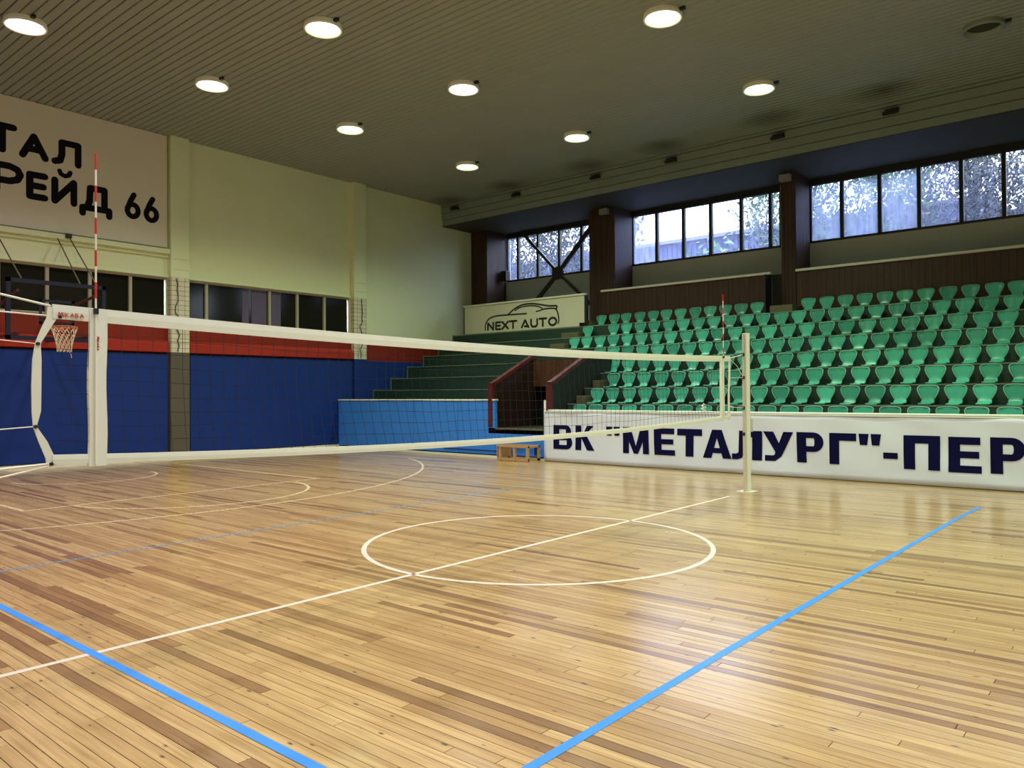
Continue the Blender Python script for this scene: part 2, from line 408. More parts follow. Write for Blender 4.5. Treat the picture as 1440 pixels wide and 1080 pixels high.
# ceiling slats carry soot streaks in front of each vent in the beam
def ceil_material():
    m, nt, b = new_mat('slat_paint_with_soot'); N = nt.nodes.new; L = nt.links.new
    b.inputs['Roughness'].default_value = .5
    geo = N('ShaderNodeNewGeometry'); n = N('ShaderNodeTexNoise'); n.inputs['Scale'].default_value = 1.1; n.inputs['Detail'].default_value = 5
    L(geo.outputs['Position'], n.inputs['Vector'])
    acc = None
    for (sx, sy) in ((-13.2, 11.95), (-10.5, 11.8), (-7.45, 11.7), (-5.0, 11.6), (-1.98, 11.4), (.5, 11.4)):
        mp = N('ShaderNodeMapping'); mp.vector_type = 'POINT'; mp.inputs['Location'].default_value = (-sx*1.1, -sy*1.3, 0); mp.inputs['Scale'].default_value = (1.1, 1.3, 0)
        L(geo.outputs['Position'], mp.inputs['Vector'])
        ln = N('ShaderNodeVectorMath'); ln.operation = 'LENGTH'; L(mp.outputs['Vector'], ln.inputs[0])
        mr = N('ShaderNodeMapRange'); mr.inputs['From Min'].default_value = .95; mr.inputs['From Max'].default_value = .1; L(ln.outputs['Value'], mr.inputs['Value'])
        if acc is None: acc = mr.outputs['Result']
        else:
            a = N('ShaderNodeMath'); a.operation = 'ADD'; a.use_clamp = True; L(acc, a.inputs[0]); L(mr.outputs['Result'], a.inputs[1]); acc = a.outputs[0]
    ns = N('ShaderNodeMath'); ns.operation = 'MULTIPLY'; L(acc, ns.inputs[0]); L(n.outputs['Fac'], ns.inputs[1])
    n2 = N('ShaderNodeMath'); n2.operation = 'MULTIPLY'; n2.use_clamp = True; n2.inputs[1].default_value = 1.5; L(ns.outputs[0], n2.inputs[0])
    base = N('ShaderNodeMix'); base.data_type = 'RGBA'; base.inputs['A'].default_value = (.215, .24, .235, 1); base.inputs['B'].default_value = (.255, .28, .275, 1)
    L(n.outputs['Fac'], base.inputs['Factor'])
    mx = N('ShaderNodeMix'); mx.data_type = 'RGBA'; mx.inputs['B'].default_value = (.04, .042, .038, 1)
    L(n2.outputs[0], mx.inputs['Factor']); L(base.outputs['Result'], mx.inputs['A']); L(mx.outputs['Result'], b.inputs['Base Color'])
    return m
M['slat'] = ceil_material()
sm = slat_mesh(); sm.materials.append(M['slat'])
ns = int((12.33-YN)/.165)
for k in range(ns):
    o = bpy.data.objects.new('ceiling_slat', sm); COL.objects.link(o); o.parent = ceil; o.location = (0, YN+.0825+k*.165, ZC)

# wall at the end of the hall (behind the hoop), with openings for the dark strip windows
wl = MB()
wl.box(XW-.25, XW, YN, 15.0, -.2, 3.42).box(XW-.25, XW, YN, 15.0, 4.53, ZC+.2)
wl.box(XW-.25, XW, 2.70, 3.18, 3.42, 4.53).box(XW-.25, XW, 8.36, 15.0, 3.42, 4.53).box(XW-.25, XW, YN, -8.6, 3.42, 4.53)
wall_l = struct(wl.build('wall_left', M['wall']), 'tall cream end wall behind the basketball hoop')
box('red_dado', M['red'], XW, XW+.012, YN, 12.45, 2.62, 3.42, wall_l)
def ledge(y0, y1):
    mb = MB(); X = XW+.012
    mb.prism([(X, y0, 2.64), (X+.16, y0, 2.66), (X+.16, y0, 2.86), (X+.05, y0, 2.95), (X, y0, 2.95)], (0, y1-y0, 0))
    return mb.build('red_ledge', M['red_beam'], wall_l)
ledge(YN, 2.66); ledge(3.2, 8.36)
for (a, b_) in ((YN, 2.66), (3.22, 8.36), (8.9, 12.0)):
    box('wall_pad', M['blue'], XW, XW+.11, a, b_, .12, 2.62, wall_l, bevel=.015)
struct(box('baseboard_left', M['white_trim'], XW, XW+.13, YN, YB, -.016, .10))
# piers
def brick_mat():
    m, nt, b = new_mat('painted_block_pier'); N = nt.nodes.new; L = nt.links.new
    b.inputs['Roughness'].default_value = .7
    geo = N('ShaderNodeNewGeometry'); sp = N('ShaderNodeSeparateXYZ'); cb = N('ShaderNodeCombineXYZ')
    L(geo.outputs['Position'], sp.inputs[0]); L(sp.outputs['Y'], cb.inputs['X']); L(sp.outputs['Z'], cb.inputs['Y'])
    br = N('ShaderNodeTexBrick'); br.inputs['Scale'].default_value = 1; br.inputs['Brick Width'].default_value = .17; br.inputs['Row Height'].default_value = .12
    br.inputs['Mortar Size'].default_value = .007; br.offset = .0
    br.inputs['Color1'].default_value = (.62, .60, .50, 1); br.inputs['Color2'].default_value = (.54, .52, .43, 1); br.inputs['Mortar'].default_value = (.20, .19, .15, 1)
    L(cb.outputs[0], br.inputs['Vector']); L(br.outputs['Color'], b.inputs['Base Color'])
    return m
M['blockpier'] = brick_mat()
for (y0, y1, n) in ((2.70, 3.18, 0), (8.38, 8.86, 1)):
    pr = struct(box('pier', M['wall'], XW, XW+.17, y0, y1, 4.53, ZC))
    pr['label'] = ['painted wall pier right of the lettered wall banner', 'painted wall pier near the empty green steps'][n]
    box('pier_face', M['blockpier'], XW, XW+.165, y0, y1, 2.66, 4.53, pr)
    box('pier_base', M['pil_low'] if n == 0 else M['blue'], XW, XW+.165, y0, y1, .1, 2.66, pr)
    for z in (4.72, 4.98):
        box('panel_seam', M['wall_dim'], XW+.17, XW+.173, y0+.06, y1-.03, z, z+.012, pr)
# cables hanging on the piers
for (yy, seed) in ((2.85, 3), (8.62, 5)):
    r2 = random.Random(seed); pts = []
    for k in range(14):
        pts.append((XW+.19, yy+r2.uniform(-.05, .07), 4.5-k*.14))
    c = MB().tube(pts, .012, 5).build('cable', M['black']); tag(c, 'loose dark cable hanging on the %s' % ('pier beside the hoop' if seed == 3 else 'pier near the green steps'), 'cable')
# dark strip windows in the end wall
def strip_window(name, y0, y1, mulls, violet=()):
    z0, z1 = 3.42, 4.53
    fr = MB(); X = XW
    fr.box(X-.16, X-.06, y0, y1, z1-.05, z1).box(X-.16, X-.06, y0, y1, z0, z0+.05)
    w = struct(fr.build(name, M['mull']), None)
    box('dark_room', M['dark'], X-.9, X-.8, y0-.5, y1+.5, z0-.3, z1+.3, w)
    ys = [y0]+list(mulls)+[y1]
    for m_ in mulls: box('mullion', M['mull'], X-.17, X-.05, m_-.035, m_+.035, z0+.05, z1-.05, w)
    for a, b_ in zip(ys[:-1], ys[1:]): box('pane', M['darkglass'], X-.125, X-.115, a+.035, b_-.035, z0+.05, z1-.05, w)
    for (a, b_) in violet:
        p = box('window_panel', M['violet'], X-.113, X-.105, a, b_, z0+.08, z1-.07, w); p['label'] = 'pale violet panel behind the glass'
    box('window_head', M['wall'], X, X+.05, y0, y1, z1, z1+.07, w)
    return w
strip_window('window_4', -8.6, 2.70, (-6.9, -5.2, -3.5, -1.9, -.95, 0, .90, 1.82), ())
strip_window('window_5', 3.18, 8.36, (3.76, 5.62, 6.52, 7.46), ((4.80, 5.0), (5.08, 5.55), (5.7, 6.0)))

# the other walls
struct(box('wall_front', M['wall'], XW-.25, XR+.25, YN-.25, YN, -.2, ZC+.2))
struct(box('wall_right', M['wall'], XR, XR+.25, YN, 15.0, -.2, ZC+.2))
# window wall
ww = MB()
ww.box(XW, XR, YWIN, YWIN+.25, -.2, 5.60).box(XW, XR, YWIN, YWIN+.25, 7.22, 7.6)
BAYS = [(-13.12, -9.46), (-7.86, -3.05), (-2.26, 3.06), (3.9, 8.9)]
edges = [XW]+[e for b_ in BAYS for e in b_]+[XR]
for k in range(0, len(edges), 2): ww.box(edges[k], edges[k+1], YWIN, YWIN+.25, 5.60, 7.22)
wall_b = struct(ww.build('wall_back', M['wall_dim']), 'grey wall under the high daylight windows')
struct(box('roof', M['wall_dim'], XW-.3, XR+.3, 12.3, 15.2, 8.1, 8.3))
# soffit and stepped beam along the stand
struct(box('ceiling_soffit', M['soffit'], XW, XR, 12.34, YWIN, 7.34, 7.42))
beam = empty('trim_1', (0, 12.33, 7.37)); struct(beam, 'stepped grey board beam between ceiling and soffit')
for (z0, z1, yy) in ((7.36, 7.545, 12.33), (7.56, 7.765, 12.30), (7.78, 7.975, 12.27), (7.99, 8.05, 12.24)):
    box('beam_board', M['beam'], XW, XR, yy, yy+.10, z0, z1, beam)
box('beam_core', M['ceil_gap'], XW, XR, 12.38, 12.46, 7.36, 8.1, beam)
for k, x in enumerate((-13.2, -10.5, -7.5, -5.05, -2.12, .45)):
    v = MB(); v.box(x-.16, x+.16, 12.16, 12.28, 7.80, 7.86).box(x-.10, x+.18, 12.14, 12.22, 7.86, 7.90)
    o = v.build('beam_bracket', M['black'])
    tag(o, 'small black bracket on the stepped beam, %s from the end wall' % ORD[k], 'bracket', 'black brackets on the ceiling beam')

# daylight windows
def day_window(name, x0, x1, mulls, glass):
    z0, z1 = 5.64, 7.20; Y = YWIN+.08
    fr = MB(); fr.box(x0, x1, Y-.05, Y+.05, z0-.05, z0+.03).box(x0, x1, Y-.05, Y+.05, z1-.02, z1+.02).box(x0, x1, YWIN-.015, YWIN-.001, z1-.01, 7.338)
    fr.box(x0, x0+.05, Y-.05, Y+.05, z0, z1).box(x1-.05, x1, Y-.05, Y+.05, z0, z1)
    w = struct(fr.build(name, M['frame']))
    xs = [x0]+list(mulls)+[x1]
    for m_ in mulls: box('mullion', M['frame'], m_-.045, m_+.045, Y-.06, Y+.06, z0, z1, w)
    for (a, b_), g in zip(zip(xs[:-1], xs[1:]), glass):
        MB().poly([(a, Y, z0), (b_, Y, z0), (b_, Y, z1), (a, Y, z1)]).build('pane', M[g], w)
    return w
day_window('window_1', *BAYS[0], (-12.60, -11.70, -10.76, -9.83), ['glass_mid', 'glass_clear', 'glass_clear', 'glass_clear', 'glass_mid'])
day_window('window_2', *BAYS[1], (-6.98, -6.06, -5.17, -4.22, -3.36), ['glass_haze', 'glass_mid', 'glass_mid', 'glass_mid', 'glass_mid', 'glass_mid'])
day_window('window_3', *BAYS[2], (-1.42, -.48, .44, 1.37, 2.25), ['glass_haze', 'glass_haze', 'glass_haze', 'glass_mid', 'glass_clear', 'glass_clear'])
day_window('window_6', *BAYS[3], (4.9, 5.9, 6.9, 7.9), ['glass_clear']*5)

# brown clad pillars in front of the window wall
def clad(mb, x0, x1, y, z0, z1, step=.085, axis='x', d=.012):
    n = max(1, int(round((x1-x0)/step))); st = (x1-x0)/n
    for k in range(n):
        a = x0+k*st+.004; b_ = x0+(k+1)*st-.004
        if axis == 'x': mb.box(a, b_, y-d, y, z0, z1)
        else: mb.box(y, y+d, a, b_, z0, z1)
YP = 13.76
for k, (x0, x1) in enumerate(((XW+.02, -13.14), (-8.77, -7.84), (-2.64, -2.26), (3.3, 3.7), (9.0, 9.4))):
    p = struct(box('pillar', M['brown'], x0, x1, YP, YWIN-.002, 3.4, 7.34))
    p['label'] = 'dark brown wood-clad pillar, %s from the end wall' % ORD[k]
    mb = MB(); clad(mb, x0, x1, YP, 3.4, 7.34); clad(mb, YP, YWIN-.02, x1, 3.4, 7.34, axis='y')
    stuff(mb.build('cladding', M['brown'], p))

# ------------------------------------------------------------------ stepped stand
DY, DZ, N0, Z0 = .708, .376, 7.744, .95
nose = lambda k: N0+DY*k
tread = lambda k: Z0+DZ*k
XTL, XTR = -7.70, -5.88          # tunnel walls (centre lines)
XS1 = 6.4
stand = empty('stand', (-3, 10, 0)); tag(stand, 'dark green stepped spectator stand rising to the windows', 'stand')
def step(k, x0, x1, y1=None):
    y0 = nose(k) if k else YB+.135; y1 = y1 or (nose(k+1) if k < 7 else YP-.02)
    o = box('step', M['step'], x0, x1, y0, y1+.0, max(0, tread(k)-DZ-.02) if k else 0, tread(k), stand)
    e = box('step_edge', M['nose'], x0+.002, x1-.002, y0-.012, y0+.03, tread(k)-.022, tread(k)+.006, o); e['label'] = 'worn pale front edge'
    return o
for k in range(8):
    y1 = None
    if k < 4:
        step(k, XW+.13, XTL-.07); step(k, XTR+.07, XS1)
    else: step(k, XW+.13, XS1)
# back support under the steps
box('stand_base', M['dark'], XW+.13, XTL-.07, 8.6, 13.7, 0, .95, stand)
# pale trim along the stepped end of the empty terrace
tr = MB()
for k in range(1, 8):
    tr.box(XW+.115, XW+.15, nose(k)-.02, nose(k)+.02, tread(k-1), tread(k))
    tr.box(XW+.115, XW+.15, nose(k)-.02, nose(k+1) if k < 7 else YP-.02, tread(k)-.005, tread(k)+.025)
tr.build('end_trim', M['nose'], stand)
# half-step blocks in the aisle at the left end of the seats
def block(x0, x1, k, z=None, y0=None):
    return box('aisle_block', M['aisle'], x0, x1, y0 or nose(k)+.34, nose(k+1), tread(k), tread(k)+DZ/2, stand, bevel=.008)
block(-5.80, -5.56, 0); block(-5.80, -5.56, 1); block(-5.80, -5.60, 2)
block(-8.75, -8.22, 5); block(-8.85, -8.22, 6)
box('aisle_block', M['aisle'], -8.60, -8.22, nose(7)+.30, YP-.02, tread(7), tread(7)+.20, stand, bevel=.008)
box('aisle_block', M['aisle'], -2.60, -2.02, nose(7)+.12, YP-.02, tread(7), tread(7)+.19, stand, bevel=.008)

# parapet of brown boards behind the top row (gap for the door at the third pillar)
def parapet(x0, x1, label):
    o = box('parapet', M['brown'], x0, x1, YP-.10, YP-.02, tread(7)-.1, 4.70); tag(o, label, 'parapet', 'brown parapets behind the top row')
    mb = MB(); clad(mb, x0, x1, YP-.10, tread(7), 4.70, step=.15, d=.008); stuff(mb.build('cladding', M['brown'], o))
    box('ledge', M['white_trim'], x0-.02, x1+.02, YP-.16, YP-.014, 4.70, 4.765, o, bevel=.006)
    return o
parapet(-8.24, -2.90, 'brown board parapet with white ledge between sign board and door gap')
parapet(-2.2, XS1, 'brown board parapet with white ledge behind the longer seat rows')
dr = struct(box('door_1', M['dark'], -2.90, -2.2, YP+.0, YP+.03, tread(7)-.1, 4.70), 'dark door gap between the two parapets')
MB().box(-2.92, -2.88, YP-.5, YP-.1, tread(7), 4.66).build('door_jamb', M['frame'], dr)

# ------------------------------------------------------------------ entrance tunnel
tun = empty('entrance_tunnel', (-6.8, 9.2, .73)); tag(tun, 'brown panelled entrance tunnel with maroon rails cut into the stand', 'tunnel')
box('tunnel_floor', M['black_green'], XTL-.07, XTR+.07, YB, 10.75, .6, .73, tun)
def sidewall(x):
    y0, y1 = YB+.02, 9.60
    zt = lambda y: min(1.80+.47*max(0, y-7.93), 2.50)
    prof = [(x-.045, y0, .73), (x-.045, y1, .73), (x-.045, y1, zt(y1)), (x-.045, 7.93+(2.50-1.80)/.47, 2.50), (x-.045, 7.93, 1.80), (x-.045, y0, 1.80)]
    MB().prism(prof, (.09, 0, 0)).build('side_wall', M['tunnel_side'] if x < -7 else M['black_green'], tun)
    rp = [(x, y0, .76), (x, y0, 1.80), (x, 7.93, 1.83), (x, 7.93+(2.50-1.80)/.47, 2.52), (x, y1, 2.52)]
    mb = MB()
    for a, b_ in zip(rp[:-1], rp[1:]):
        d = (Vector(b_)-Vector(a)); n = Vector((0, -d.z, d.y)).normalized()*.045
        mb.prism([Vector(a)-n+Vector((-.065, 0, 0)), Vector(b_)-n+Vector((-.065, 0, 0)), Vector(b_)+n+Vector((-.065, 0, 0)), Vector(a)+n+Vector((-.065, 0, 0))], (.13, 0, 0))
    mb.build('handrail', M['maroon'], tun)
sidewall(XTL); sidewall(XTR)
lb = MB(); n = 9
for k in range(n):
    a = XTL+.05+k*(XTR-XTL-.1)/n; lb.box(a+.004, a+(XTR-XTL-.1)/n-.004, 9.46, 9.51, 1.76, 2.44)
box('tunnel_roof', M['black_green'], XTL-.04, XTR+.04, 9.52, nose(4)+.01, 2.38, tread(4), tun)
for x in (XTL, XTR): box('passage_wall', M['black_green'], x-.045, x+.045, 9.60, 10.62, .73, 2.38, tun)
lb.build('lintel_panel', M['tunnel_wood'], tun)
box('doorway', M['dark'], XTL+.05, XTR-.05, 10.62, 10.66, .73, 2.3, tun)

# ------------------------------------------------------------------ barriers along the court
bar = empty('barrier', (-10.8, YB+.05, 0)); tag(bar, 'light blue painted barrier in front of the empty green steps', 'barrier')
for (a, b_) in ((XW+.13, -12.2), (-12.19, -10.5), (-10.49, -8.83), (-8.82, -7.56)):
    box('panel', M['ltblue'], a, b_-.004, YB, YB+.10, .08, 1.40, bar, bevel=.003)
box('panel', M['ltblue'], -7.555, -6.02, YB, YB+.10, .08, .70, bar, bevel=.003)
box('cap', M['white_trim'], XW+.13, -7.54, YB-.02, YB+.12, 1.40, 1.44, bar, bevel=.006)
box('sill', M['aisle'], -7.54, -6.02, YB-.01, YB+.12, .70, .735, bar)
box('kick_rail', M['white_trim'], XW+.13, -6.02, YB-.015, YB+.03, 0, .05, bar)
fl = MB().tube([(-9.35, YB-.012, .17), (-7.6, YB-.012, .17), (-6.9, YB-.012, .17)], .012, 5).build('lower_rail', M['blue'], bar)
MB().box(-6.32, -6.24, YB-.008, YB, .12, .34).build('hatch', M['blue'], bar)
box('end_post', M['white'], -6.02, -5.90, YB-.02, YB+.10, 0, 1.42, bar, bevel=.008)
b2 = tag(box('seat_barrier', M['white_trim'], -5.90, XS1, YB+.0, YB+.10, 0, 1.17), 'low white topped wall under the seats behind the banner', 'wall')
box('cap', M['white'], -5.90, XS1, YB-.03, YB+.13, 1.17, 1.20, b2, bevel=.006)

# white vinyl banner with slight wrinkles
def wrinkle(x, z):
    return .007*math.sin(1.7*x+5*z)+.006*math.sin(4.3*x-3*z+1)+.007*math.sin(9*x*(.4+.1*z)+7*z)
bx0, bx1 = -5.985, 6.3
mb = MB(); NX, NZ = 150, 12
for i in range(NX+1):
    for j in range(NZ+1):
        x = bx0+(bx1-bx0)*i/NX; z = .015+1.145*j/NZ
        mb.v.append((x, YB-.043+wrinkle(x, z), z))
for i in range(NX):
    for j in range(NZ):
        a = i*(NZ+1)+j; mb.f.append((a, a+NZ+1, a+NZ+2, a+1))
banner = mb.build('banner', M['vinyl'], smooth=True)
sd = banner.modifiers.new('thick', 'SOLIDIFY'); sd.thickness = .002
tag(banner, 'long white vinyl banner with big navy Cyrillic letters along the stand', 'banner')
box('hem', M['white'], bx0, bx1, YB-.064, YB-.030, 1.145, 1.165, banner)

def band(cx, cz, ro, ri, a0, a1, n=10):
    out = []
    for k in range(n):
        t0 = math.radians(a0+(a1-a0)*k/n); t1 = math.radians(a0+(a1-a0)*(k+1)/n)
        out.append([(cx+ri[0]*math.cos(t0), cz+ri[1]*math.sin(t0)), (cx+ro[0]*math.cos(t0), cz+ro[1]*math.sin(t0)),
                    (cx+ro[0]*math.cos(t1), cz+ro[1]*math.sin(t1)), (cx+ri[0]*math.cos(t1), cz+ri[1]*math.sin(t1))])
    return out
def R(x0, x1, z0, z1): return [(x0, z0), (x1, z0), (x1, z1), (x0, z1)]
def bowl(x0, x1, z0, z1, bw, bh):       # D-shaped bowl from x0 to x1
    h = z1-z0; rx = min(h/2, (x1-x0)); cx = x1-rx
    P = [R(x0, cx, z1-bh, z1), R(x0, cx, z0, z0+bh)]
    return P+band(cx, (z0+z1)/2, (rx, h/2), (max(.001, rx-bw), h/2-bh), -90, 90)
def glyph(c, w, h):
    s = .30*w; b_ = .20*h
    if c == 'В':
        s = .31*w
        return [R(0, s, 0, h)]+bowl(s*.9, .93*w, .47*h, h, .29*w, .17*h)+bowl(s*.9, w, 0, .56*h, .30*w, .18*h)
    if c == 'К': return [R(0, .31*w, 0, h), [(.25*w, .40*h), (.50*w, .62*h), (.98*w, h), (.62*w, h)], [(.30*w, .52*h), (.62*w, 0), (w, 0), (.55*w, .66*h)]]
    if c == 'М': return [R(0, .23*w, 0, h), R(.77*w, w, 0, h), [(0, h), (.30*w, h), (.58*w, 0), (.42*w, 0)], [(.70*w, h), (w, h), (.58*w, 0), (.42*w, 0)]]
    if c == 'Е': return [R(0, .36*w, 0, h), R(0, .97*w, .79*h, h), R(0, .93*w, .41*h, .60*h), R(0, w, 0, .20*h)]
    if c == 'Т': return [R(0, w, .76*h, h), R(.34*w, .66*w, 0, h)]
    if c == 'А': return [[(0, 0), (.30*w, 0), (.58*w, h), (.33*w, h)], [(.70*w, 0), (w, 0), (.67*w, h), (.42*w, h)], R(.22*w, .78*w, .18*h, .36*h)]
    if c == 'Л': return [R(.67*w, w, 0, h), R(.24*w, w, .78*h, h), [(.24*w, .9*h), (.50*w, .9*h), (.46*w, .30*h), (.22*w, .22*h)], [(.22*w, .24*h), (.46*w, .30*h), (.34*w, .06*h), (.18*w, 0), (.0, 0), (0, .2*h), (.14*w, .2*h)]]
    if c == 'У': return [[(0, h), (.34*w, h), (.62*w, .40*h), (.45*w, .22*h)], [(.68*w, h), (w, h), (.60*w, .16*h), (.38*w, .26*h)], [(.06*w, 0), (.40*w, 0), (.60*w, .16*h), (.44*w, .28*h), (.34*w, .19*h), (.06*w, .19*h)]]
    if c == 'Р': return [R(0, .36*w, 0, h)]+bowl(.3*w, w, .36*h, h, .33*w, .185*h)
    if c == 'Г': return [R(0, .37*w, 0, h), R(0, w, .76*h, h)]
    if c == 'П': return [R(0, .32*w, 0, h), R(.68*w, w, 0, h), R(0, w, .77*h, h)]
    if c == '"': return [[(.12*w, 0), (.84*w, 0), (w, h), (0, h)]]
    if c == '-': return [R(0, w, 0, h)]
for c, x0, x1, z0, z1 in (('В', -5.71, -5.19, .30, .85), ('К', -5.10, -4.58, .30, .85), ('"', -4.27, -4.11, .65, .845), ('"', -4.08, -3.92, .65, .845),
        ('М', -3.85, -3.21, .285, .845), ('Е', -3.08, -2.60, .285, .84), ('Т', -2.55, -2.00, .285, .84), ('А', -1.98, -1.38, .28, .84), ('Л', -1.37, -.77, .28, .835),
        ('У', -.75, -.17, .285, .835), ('Р', -.11, .37, .285, .84), ('Г', .47, .93, .285, .84), ('"', .97, 1.14, .645, .84), ('"', 1.17, 1.34, .645, .84), ('-', 1.37, 1.60, .425, .53),
        ('П', 1.69, 2.24, .265, .835), ('Е', 2.36, 2.83, .255, .83), ('Р', 2.95, 3.42, .265, .84)):
    mb = MB()
    for poly in glyph(c, x1-x0, z1-z0):
        pts = []
        n = len(poly)
        for k in range(n):             # subdivide so the letters follow the wrinkles
            a, b_ = poly[k], poly[(k+1) % n]
            for t in (0, .5): pts.append((a[0]+(b_[0]-a[0])*t, a[1]+(b_[1]-a[1])*t))
        i = len(mb.v)
        for (u, v) in pts: mb.v.append((x0+u, YB-.0540+wrinkle(x0+u, z0+v), z0+v))
        m_ = len(pts); mb.f.append(tuple(range(i, i+m_)))
    o = mb.build('letter', M['navy_ink'], banner)
tie = MB(); pts = []
for k in range(24):
    a = k*.55; pts.append((-1.98+.035*math.cos(a)*(1-k/40), YB-.02+.03*math.sin(a*1.3), 1.21+.006*k))
tie.tube(pts, .016, 6)
tag(tie.build('banner_tie', M['white'], smooth=True), 'knotted white tie standing on the top edge of the long banner', 'tie')

# ------------------------------------------------------------------ stadium seats
def seat_meshes():
    prof = [(-.32, .012, .104), (-.31, .024, .108), (-.22, .024, .112), (-.13, .024, .112), (-.07, .034, .110), (-.03, .066, .108), (-.012, .105, .103), (0, .145, .120), (.010, .20, .150),
            (.019, .245, .167), (.027, .285, .174), (.032, .313, .173), (.035, .335, .165), (.036, .349, .150), (.036, .358, .124)]
    nu = 8; mb = MB()
    for (y, z, w) in prof:
        for j in range(nu+1):
            u = -1+2*j/nu
            back = min(1, max(0, (z-.09)/.15)) if y > -.1 else 0
            mb.v.append((u*w, y-.035*u*u*back, z+(.006*u*u if back == 0 else -.010*u*u*max(0, (z-.25)/.108))))
    for i in range(len(prof)-1):
        for j in range(nu):
            a = i*(nu+1)+j; mb.f.append((a, a+1, a+nu+2, a+nu+1))
    me = bpy.data.meshes.new('stadium_seat'); me.from_pydata(mb.v, [], mb.f); me.update()
    bm = bmesh.new(); bm.from_mesh(me); bmesh.ops.recalc_face_normals(bm, faces=bm.faces)
    bmesh.ops.solidify(bm, geom=bm.faces[:], thickness=.007)
    bm.to_mesh(me); bm.free()
    for p in me.polygons: p.use_smooth = True
    me.materials.append(M['seat'])
    rimpts = []
    row = lambda i, j: mb.v[i*(nu+1)+j]
    for i in range(6, len(prof)): rimpts.append(row(i, 0))
    for j in range(1, nu): rimpts.append(row(len(prof)-1, j))
    for i in range(len(prof)-1, 5, -1): rimpts.append(row(i, nu))
    rimpts = [(x, y-.004, z) for x, y, z in rimpts]
    r = MB().tube(rimpts, .0085, 6).build('rim', M['rim'], smooth=True)
    f = MB().tube([row(0, j) for j in range(nu+1)], .006, 6).build('front_edge', M['seat'], smooth=True)
    k = MB().box(-.09, .09, -.26, -.06, 0, .016).build('bracket', M['black'])
    return me, r, f, k
sme, rim0, fedge0, brk0 = seat_meshes()
proto = bpy.data.objects.new('stadium_seat', sme); COL.objects.link(proto)
for c in (rim0, fedge0, brk0): c.parent = proto
ROWN = ['front row behind the banner', 'second row up', 'third row up', 'fourth row up', 'fifth row up', 'sixth row up', 'seventh row up', 'top row under the parapet']
START = [6, 6, 6, 5, 3, 0, 0, 0]
first = True; rs = random.Random(4)
for r in range(8):
    idx = [n for n in range(START[r], 27) if not ((r == 6 and n == 1) or (r == 7 and n in (12, 13)))]
    for q, n in enumerate(idx):
        if first: o = proto; first = False
        else:
            o = proto.copy(); COL.objects.link(o)
            for ch in (rim0, fedge0, brk0):
                c = ch.copy(); COL.objects.link(c); c.parent = o
        o.location = (-8.0+.4455*n+rs.uniform(-.012, .012), nose(r)+.56+rs.uniform(-.01, .01), tread(r))
        o.rotation_euler = (rs.uniform(-.03, .03), 0, rs.uniform(-.05, .05))
        tag(o, 'green plastic shell seat, %s from the tunnel end in the %s' % (ORD[q], ROWN[r]), 'seat', 'green stadium seats on the stand')

# ------------------------------------------------------------------ sign board beside the seats
YS = 12.86
sign = empty('sign_board', (-10.9, YS, 3.6)); tag(sign, 'pale sign board with black car outline and NEXT AUTO lettering', 'sign')
MB().prism([(-13.38, YS, 3.62), (-8.56, YS, 3.62), (-8.56, YS, 3.72), (-8.36, YS, 3.72), (-8.36, YS, 4.55), (-13.38, YS, 4.55)], (0, .05, 0)).build('board', M['board'], sign)
box('top_rail', M['white_trim'], -13.42, -8.31, YS-.03, YS+.10, 4.55, 4.61, sign, bevel=.006)
box('side_edge', M['frame'], -13.40, -13.37, YS-.012, YS+.05, 3.62, 4.55, sign)
box('side_edge', M['frame'], -8.36, -8.28, YS-.0, YS+.09, 3.72, 4.55, sign)
for x in (-12.9, -11.3, -9.8, -8.6): box('support_post', M['frame'], x, x+.05, YS+.055, YS+.105, tread(7), 4.5, sign)
def stroke(mb, pts, w, to3, off, rnd=True):
    ws = w if isinstance(w, (list, tuple)) else [w]*len(pts)
    o = Vector(off); cnt = [len(mb.f) % 40]
    def lift():                      # every piece a hair prouder than the last, so no faces coincide
        cnt[0] += 1; return o*(1+.02*(cnt[0] % 60))
    for k in range(len(pts)-1):
        a = Vector(pts[k]); b_ = Vector(pts[k+1]); d = (b_-a)
        if d.length < 1e-6: continue
        d.normalize(); n = Vector((-d.y, d.x))
        q = [a-n*ws[k]/2, b_-n*ws[k+1]/2, b_+n*ws[k+1]/2, a+n*ws[k]/2]
        mb.prism([to3(*p) for p in q], lift())
    for k, p in enumerate(pts):
        if rnd or 0 < k < len(pts)-1:
            mb.prism([to3(p[0]+ws[k]/2*math.cos(2*math.pi*t/12), p[1]+ws[k]/2*math.sin(2*math.pi*t/12)) for t in range(12)], lift())
def smooth_pts(pts, n=6):
    out = []; m_ = len(pts)
    for k in range(m_-1):
        p0, p1, p2, p3 = (Vector(pts[max(k-1, 0)]), Vector(pts[k]), Vector(pts[k+1]), Vector(pts[min(k+2, m_-1)]))
        for t in range(n):
            t /= n
            out.append(tuple(.5*((2*p1)+(p2-p0)*t+(2*p0-5*p1+4*p2-p3)*t*t+(3*p1-p0-3*p2+p3)*t**3)))
    out.append(pts[-1]); return out
to_sign = lambda x, z: (x, YS-.002, z)
car = MB()
